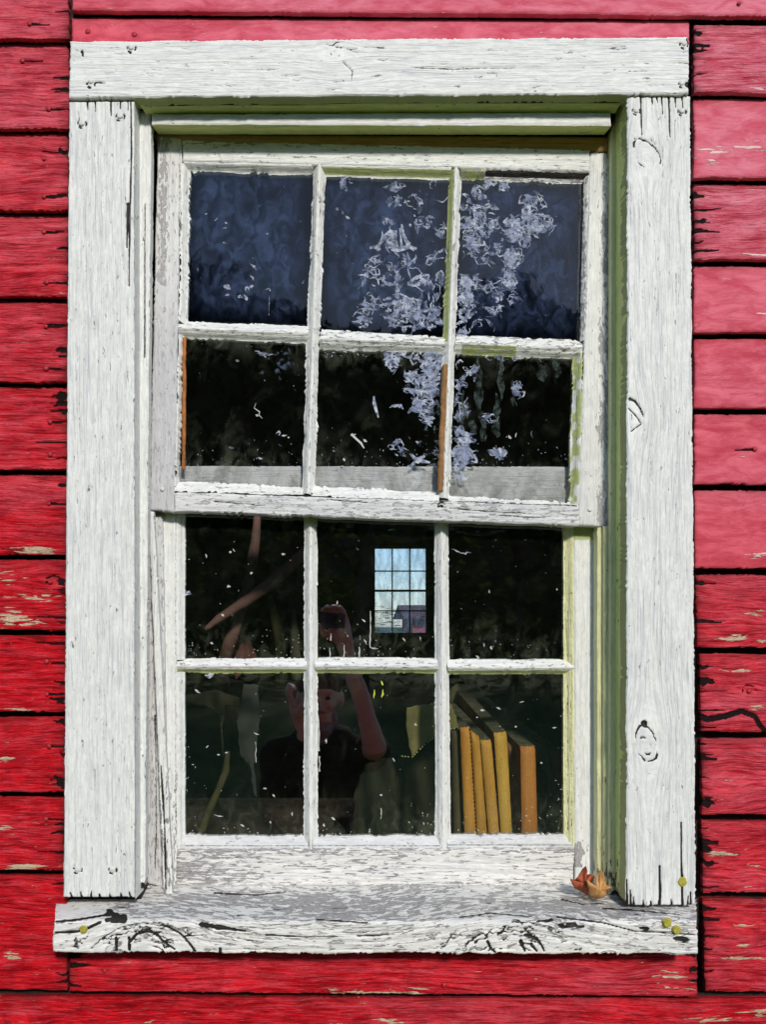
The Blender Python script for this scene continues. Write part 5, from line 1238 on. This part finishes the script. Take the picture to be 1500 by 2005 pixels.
TL_ = [(-13, -24, 9.5, 3.6, 'wide tree at the far left of the line across the lawn'), (-8, -22, 8.4, 3.2, 'lower round tree second from the left across the lawn'), (-3.6, -24, 8.8, 3.2, 'tree left of the middle of the line across the lawn'),
       (0.6, -21, 7.6, 2.9, 'shortest tree straight across the lawn'), (4.8, -23, 8.8, 3.2, 'tree right of the shortest one across the lawn'), (9.5, -22, 9.2, 3.4, 'tree second from the right across the lawn'), (14.5, -24, 10.2, 3.8, 'tallest tree at the far right across the lawn'),
       (-1.5, -28, 9.6, 3.6, 'tree standing behind the middle gap across the lawn'), (7.0, -28, 10.2, 3.6, 'tree standing behind the right gap across the lawn'), (-10.5, -29, 10.5, 3.8, 'tree standing behind the left gap across the lawn')]
for i, (x, y, h, r_, lb) in enumerate(TL_): tree(x * 1.05, y * 1.05, h * 1.42, r_ * 1.1, 50 + i, lb)
# undergrowth closing the foot of the tree line
me = crown_mesh(99, 2.4, 1, 9000, .30)
co = np.zeros(len(me.vertices) * 3); me.vertices.foreach_get('co', co); co = co.reshape(-1, 3)
rg = np.random.default_rng(3); off = np.repeat(rg.uniform(-27, 27, len(co) // 4), 4); co[:, 0] += off; co[:, 1] += -24 + np.repeat(rg.uniform(-1.5, 1.5, len(co) // 4), 4); co[:, 2] = np.repeat(rg.uniform(0, 6.0, len(co) // 4), 4) + (co[:, 2] - 1.5) * .4
co[:, 2] = np.maximum(co[:, 2], 0.01); me.vertices.foreach_set('co', co.ravel()); me.name = 'undergrowth'
tag(link('undergrowth', me, M_LEAF), 'dense dark undergrowth along the foot of the trees across the lawn', None, kind='stuff')

me = crown_mesh(123, 2.4, 1, 12000, .42); co = np.zeros(len(me.vertices) * 3); me.vertices.foreach_get('co', co); co = co.reshape(-1, 3)
co[:, 0] += np.repeat(rg.uniform(-40, 40, len(co) // 4), 4); co[:, 1] += -38 + np.repeat(rg.uniform(-1.5, 1.5, len(co) // 4), 4); co[:, 2] = np.repeat(rg.uniform(0, 10.0, len(co) // 4), 4) + (co[:, 2] - 1.5) * .4
co[:, 2] = np.maximum(co[:, 2], 0.01); me.vertices.foreach_set('co', co.ravel()); me.name = 'far_woods'
tag(link('far_woods', me, M_LEAF), 'far dark woods closing the view behind the row of trees', None, kind='stuff')

bm = bmesh.new()          # a wooded rise that closes the horizon behind the trees
nx_, nyy = 90, 14; g_ = []
for j in range(nyy):
    row = []
    for i in range(nx_):
        x = -90 + 180 * i / (nx_ - 1); y = -44 - 30 * j / (nyy - 1)
        z = 10.0 * math.sin(math.pi * min(1, (j + .001) / (nyy - 1))) ** .6 + float(vn(x / 6, y / 6, 5)) * .9 * (j > 0) - .3 * (j == 0)
        row.append(bm.verts.new((x, y, z)))
    g_.append(row)
for j in range(nyy - 1):
    for i in range(nx_ - 1): bm.faces.new((g_[j][i], g_[j + 1][i], g_[j + 1][i + 1], g_[j][i + 1]))
me = bpy.data.meshes.new('hill'); bm.to_mesh(me); bm.free()
tag(link('hill', me, flat('wooded_rise', (0.030, 0.045, 0.015), .95, (0.012, 0.02, 0.007), 1.5, .1)), kind='structure')

# beyond the far window: a hedge and a red shed
sh = empty('red_shed', (2.4, 17, 0), 'red shed seen through the small far window', 'shed')
k = lambda px, py, y: W(px, py, y)
sx0, sx1, sz = k(808, 0, 17).x, k(860, 0, 17).x + 3, k(0, 1206, 17).z
M_SHED = flat('shed_red', (0.55, 0.10, 0.12), .8, (0.42, 0.07, 0.09), 3)
box('shed_wall', sx0, sx1, 17, 20, 0, sz, M_SHED, sh)
bm = bmesh.new(); v = [bm.verts.new(p) for p in ((sx0 - .2, 16.7, sz - .05), (sx1 + .2, 16.7, sz - .05), (sx1 + .2, 18.5, sz + .25), (sx0 - .2, 18.5, sz + .25), (sx0 - .2, 20.3, sz - .05), (sx1 + .2, 20.3, sz - .05))]
bm.faces.new((v[0], v[1], v[2], v[3])); bm.faces.new((v[3], v[2], v[5], v[4])); bm.faces.new((v[0], v[3], v[4])); bm.faces.new((v[1], v[5], v[2])); bmesh.ops.solidify(bm, geom=bm.faces[:], thickness=.06)
me = bpy.data.meshes.new('roof'); bm.to_mesh(me); bm.free(); link('roof', me, flat('shed_roof_red', (0.42, 0.16, 0.16), .7), sh)
box('door', sx0 + .5, sx0 + 1.3, 16.96, 16.999, 0.05, min(sz - .1, 1.9), flat('shed_door_white', (.6, .6, .58), .7), sh)
me = crown_mesh(7, 1.0, 1, 5000, .10); co = np.zeros(len(me.vertices) * 3); me.vertices.foreach_get('co', co); co = co.reshape(-1, 3)
off = np.repeat(rg.uniform(-1, 6, len(co) // 4), 4); hz = k(0, 1192, 15).z; co[:, 0] += off; co[:, 1] = co[:, 1] * .3 + 15; co[:, 2] = np.repeat(rg.uniform(0, hz, len(co) // 4), 4) + co[:, 2] * .1
me.vertices.foreach_set('co', co.ravel()); me.name = 'hedge'
tag(link('hedge', me, M_LEAF), 'low green hedge beyond the small far window', 'hedge')

# ================================================================== PERSON TAKING THE PICTURE, mirrored in the lower sash
YG = YL + 0.0125
def RP(px, py, y):       # point at real depth y whose mirror image appears at (px, py)
    yv = 2 * YG - y; kk = S * (D + yv) / D
    return Vector(((px - CX) * kk, y, CZ - (py - CY) * kk))
def capsules(chains, vox, name, mat, parent, smooth=6, extra=None):
    bm = bmesh.new()
    for pts, rad in chains:
        P = [Vector(p) for p in pts]; fine = lerp_pts(P, 6); rr = np.interp(np.linspace(0, len(P) - 1, len(fine)), range(len(P)), rad)
        prev = None
        seg = 16; rings = []
        for i, p in enumerate(fine):
            d = (fine[min(i + 1, len(fine) - 1)] - fine[max(i - 1, 0)]).normalized()
            u = d.cross(Vector((0.21, 0.35, 0.91) if abs(d.z) < .9 else (1, .1, 0))).normalized(); v = d.cross(u).normalized()
            if prev is not None:
                u = (prev - d * prev.dot(d)).normalized(); v = d.cross(u)
            prev = u
            rings.append([bm.verts.new(p + (u * math.cos(k / seg * 6.2832) + v * math.sin(k / seg * 6.2832)) * rr[i]) for k in range(seg)])
        for A_, B_ in zip(rings, rings[1:]):
            for k in range(seg): bm.faces.new((A_[k], A_[(k + 1) % seg], B_[(k + 1) % seg], B_[k]))
        d0 = (fine[0] - fine[1]).normalized(); d1 = (fine[-1] - fine[-2]).normalized()
        for ring, p, d, r0, fl in ((rings[0], fine[0], d0, rr[0], True), (rings[-1], fine[-1], d1, rr[-1], False)):
            mid = [bm.verts.new(p + (w_.co - p) * .72 + d * r0 * .68) for w_ in ring]; tip = bm.verts.new(p + d * r0)
            for k in range(seg):
                a_, b2 = ring[k], ring[(k + 1) % seg]; c_, e2 = mid[k], mid[(k + 1) % seg]
                bm.faces.new((b2, a_, c_, e2) if fl else (a_, b2, e2, c_)); bm.faces.new((e2, c_, tip) if fl else (c_, e2, tip))
    if extra: extra(bm)
    bmesh.ops.recalc_face_normals(bm, faces=bm.faces)
    me = bpy.data.meshes.new(name); bm.to_mesh(me); bm.free()
    o = link(name, me, mat, parent)
    m = o.modifiers.new('r', 'REMESH'); m.mode = 'VOXEL'; m.voxel_size = vox; m.use_smooth_shade = True
    m = o.modifiers.new('s', 'SMOOTH'); m.iterations = smooth; m.factor = .5
    return o
HC = RP(628, 1368, -1.64)
chest = Vector((HC.x + .01, -1.72, 1.20)); pel = Vector((HC.x + .01, -1.74, .86))
shR = chest + Vector((.17, 0.0, .07)); shL = chest + Vector((-.17, 0, .07))
elR = RP(735, 1462, -1.50); wrR = RP(688, 1300, -1.475); haR = RP(668, 1238, -1.47)
elL = Vector((HC.x - .16, -1.60, 1.08)); wrL = RP(598, 1440, -1.50); haL = RP(580, 1394, -1.50)
person = empty('person', (pel.x, pel.y, 0), 'bearded person in a black shirt raising a small camera, mirrored in the panes', 'person')
def ellip(bm, c_, rx_, ry_, rz_):
    r_ = bmesh.ops.create_uvsphere(bm, u_segments=24, v_segments=16, radius=1)
    for v in r_['verts']: v.co = Vector((c_.x + v.co.x * rx_, c_.y + v.co.y * ry_, c_.z + v.co.z * rz_))
def head(bm):
    ellip(bm, HC + Vector((0, -.012, .030)), .078, .098, .098)       # skull
    ellip(bm, HC + Vector((0, .018, -.055)), .058, .066, .062)       # jaw
    ellip(bm, HC + Vector((0, .094, -.010)), .013, .022, .026)       # nose
    ellip(bm, HC + Vector((0, .072, .030)), .052, .022, .012)        # brow
    for s_ in (-1, 1):
        ellip(bm, HC + Vector((s_ * .079, -.010, .000)), .011, .020, .032)    # ear
        ellip(bm, HC + Vector((s_ * .040, .060, -.020)), .020, .020, .020)    # cheek
    ellip(bm, HC + Vector((0, .080, -.052)), .024, .012, .008)       # lips
def finger_chains(base, dirv, side, up, curl_=1.0, scale=1.0, sgn=1):
    ch = []
    for i, L in enumerate((.072, .080, .075, .060)):
        b0 = base + side * (i - 1.5) * .019 * scale + dirv * .045
        p1 = b0 + dirv * L * .42; p2 = p1 + (dirv * .55 + up * .75 * curl_).normalized() * L * .33; p3 = p2 + (dirv * -.25 + up * .95 * curl_).normalized() * L * .27
        ch.append(([b0 - dirv * .02, b0, p1, p2, p3], [.009, .0095, .0085, .0078, .0068]))
    t0 = base + side * sgn * -.034 - dirv * .01; t1 = t0 + side * sgn * -.018 + dirv * .03 + up * .012; t2 = t1 + dirv * .022 + up * .022
    ch.append(([base, t0, t1, t2], [.012, .012, .0105, .0085]))
    return ch
dR = (haR - wrR).normalized(); sideR = Vector((1, 0, 0)); sideR = (sideR - dR * sideR.dot(dR)).normalized(); upR = Vector((-.35, .92, 0)).normalized()
dL = (haL - wrL).normalized(); sideL = (Vector((1, 0, 0)) - dL * dL.x).normalized(); upL = Vector((.6, .3, .5)).normalized()
ch = [([HC + Vector((0, -.03, -.06)), chest + Vector((0, 0, .16)), chest + Vector((0, 0, .04))], [.055, .056, .075]),
      ([chest + Vector((0, 0, .02)), chest + Vector((0, 0, -.14)), pel], [.125, .115, .12]),
      ([shL, chest + Vector((0, 0, .07)), shR], [.055, .075, .055]),
      ([shR, elR, wrR], [.052, .042, .026]), ([shL, elL, wrL], [.052, .042, .026]),
      ([wrR, haR + dR * .01], [.027, .034]), ([wrL, haL + dL * .01], [.022, .024]),
      ([pel + Vector((-.09, 0, 0)), pel + Vector((-.10, .02, -.40)), pel + Vector((-.10, -.02, -.80))], [.085, .055, .038]),
      ([pel + Vector((.09, 0, 0)), pel + Vector((.10, .02, -.40)), pel + Vector((.10, -.02, -.80))], [.085, .055, .038])]
ch += finger_chains(haR, dR, sideR, upR) + finger_chains(haL, dL, Vector((.25, .95, .1)).normalized(), Vector((.9, -.3, 0)).normalized(), .4, .72, -1)
M_SKIN = flat('skin', (0.84, 0.70, 0.63), .5, (0.76, 0.57, 0.50), 25, **{'Subsurface Weight': 0.0})
body = capsules(ch, .0055, 'body', M_SKIN, person, 4, head)
def eyes(bm):
    for s_ in (-1, 1): ellip(bm, HC + Vector((s_ * .031, .076, .008)), .013, .010, .008)
capsules([], .003, 'eyes', flat('dark_eyes', (0.03, 0.025, 0.02), .3), person, 1, eyes)
def beard(bm):
    ellip(bm, HC + Vector((0, .034, -.098)), .050, .052, .048); ellip(bm, HC + Vector((0, .030, -.130)), .034, .036, .036)
    for s_ in (-1, 1): ellip(bm, HC + Vector((s_ * .048, .018, -.065)), .020, .040, .036)
    ellip(bm, HC + Vector((0, .082, -.040)), .030, .010, .006)
capsules([], .004, 'beard', flat('grey_beard', (0.46, 0.45, 0.50), .8, (0.26, 0.25, 0.30), 90, .01), person, 1, beard)
def hair(bm):
    ellip(bm, HC + Vector((0, -.016, .056)), .085, .104, .086)
    for s_ in (-1, 1): ellip(bm, HC + Vector((s_ * .064, -.040, .02)), .020, .045, .045)
capsules([], .005, 'hair', flat('grey_brown_hair', (0.14, 0.11, 0.09), .8, (0.05, 0.04, 0.035), 60, .01), person, 1, hair)
sleeveR = shR.lerp(elR, .62); sleeveL = wrL.lerp(elL, .12)
M_SHIRT = flat('black_shirt', (0.010, 0.010, 0.013), .95, (0.006, 0.006, 0.008), 20)
capsules([([chest + Vector((0, 0, .075)), chest + Vector((0, 0, -.14)), pel + Vector((0, 0, -.04))], [.138, .135, .145]), ([shL + Vector((.02, 0, 0)), chest + Vector((0, 0, .075)), shR - Vector((.02, 0, 0))], [.072, .09, .072]),
          ([shR, sleeveR], [.070, .064]), ([shL, elL, sleeveL], [.070, .058, .040])], .009, 'shirt', M_SHIRT, person, 6)
capsules([([pel + Vector((-.09, 0, 0)), pel + Vector((-.10, .02, -.40)), pel + Vector((-.10, -.02, -.78))], [.11, .085, .075]), ([pel + Vector((.09, 0, 0)), pel + Vector((.10, .02, -.40)), pel + Vector((.10, -.02, -.78))], [.11, .085, .075]),
          ([pel + Vector((-.07, 0, .02)), pel + Vector((.07, 0, .02))], [.12, .12])], .012, 'trousers', flat('dark_trousers', (0.02, 0.022, 0.03), .9), person, 6)
for s_ in (-1, 1):
    capsules([([Vector((pel.x + s_ * .10, pel.y - .04, .045)), Vector((pel.x + s_ * .105, pel.y + .16, .038))], [.046, .038])], .008, 'shoe', flat('dark_shoe', (0.02, 0.018, 0.015), .6), person, 3)
# the camera held up
cc = RP(652, 1216, -1.445)
camr = empty('compact_camera', cc, 'small dark blue camera held up in the raised hand', 'camera')
def bevbox(name, c_, sx, sy, sz_, mat, parent, bev=.004):
    bm = bmesh.new(); r_ = bmesh.ops.create_cube(bm, size=1)
    for v in r_['verts']: v.co = Vector((c_.x + v.co.x * sx, c_.y + v.co.y * sy, c_.z + v.co.z * sz_))
    bmesh.ops.bevel(bm, geom=bm.edges[:], offset=bev, segments=2, affect='EDGES'); me = bpy.data.meshes.new(name); bm.to_mesh(me); bm.free(); return link(name, me, mat, parent)
bevbox('camera_body', cc, .080, .020, .052, flat('dark_blue_shell', (0.05, 0.055, 0.16), .4), camr)
tube('lens', [cc + Vector((.008, .009, 0)), cc + Vector((.008, .018, 0))], [.017, .015], flat('black_lens', (.01, .01, .012), .2), camr, 20)
bevbox('shutter_button', cc + Vector((.026, 0, .0275)), .010, .010, .004, flat('grey_button', (.3, .3, .32), .4), camr, .001)
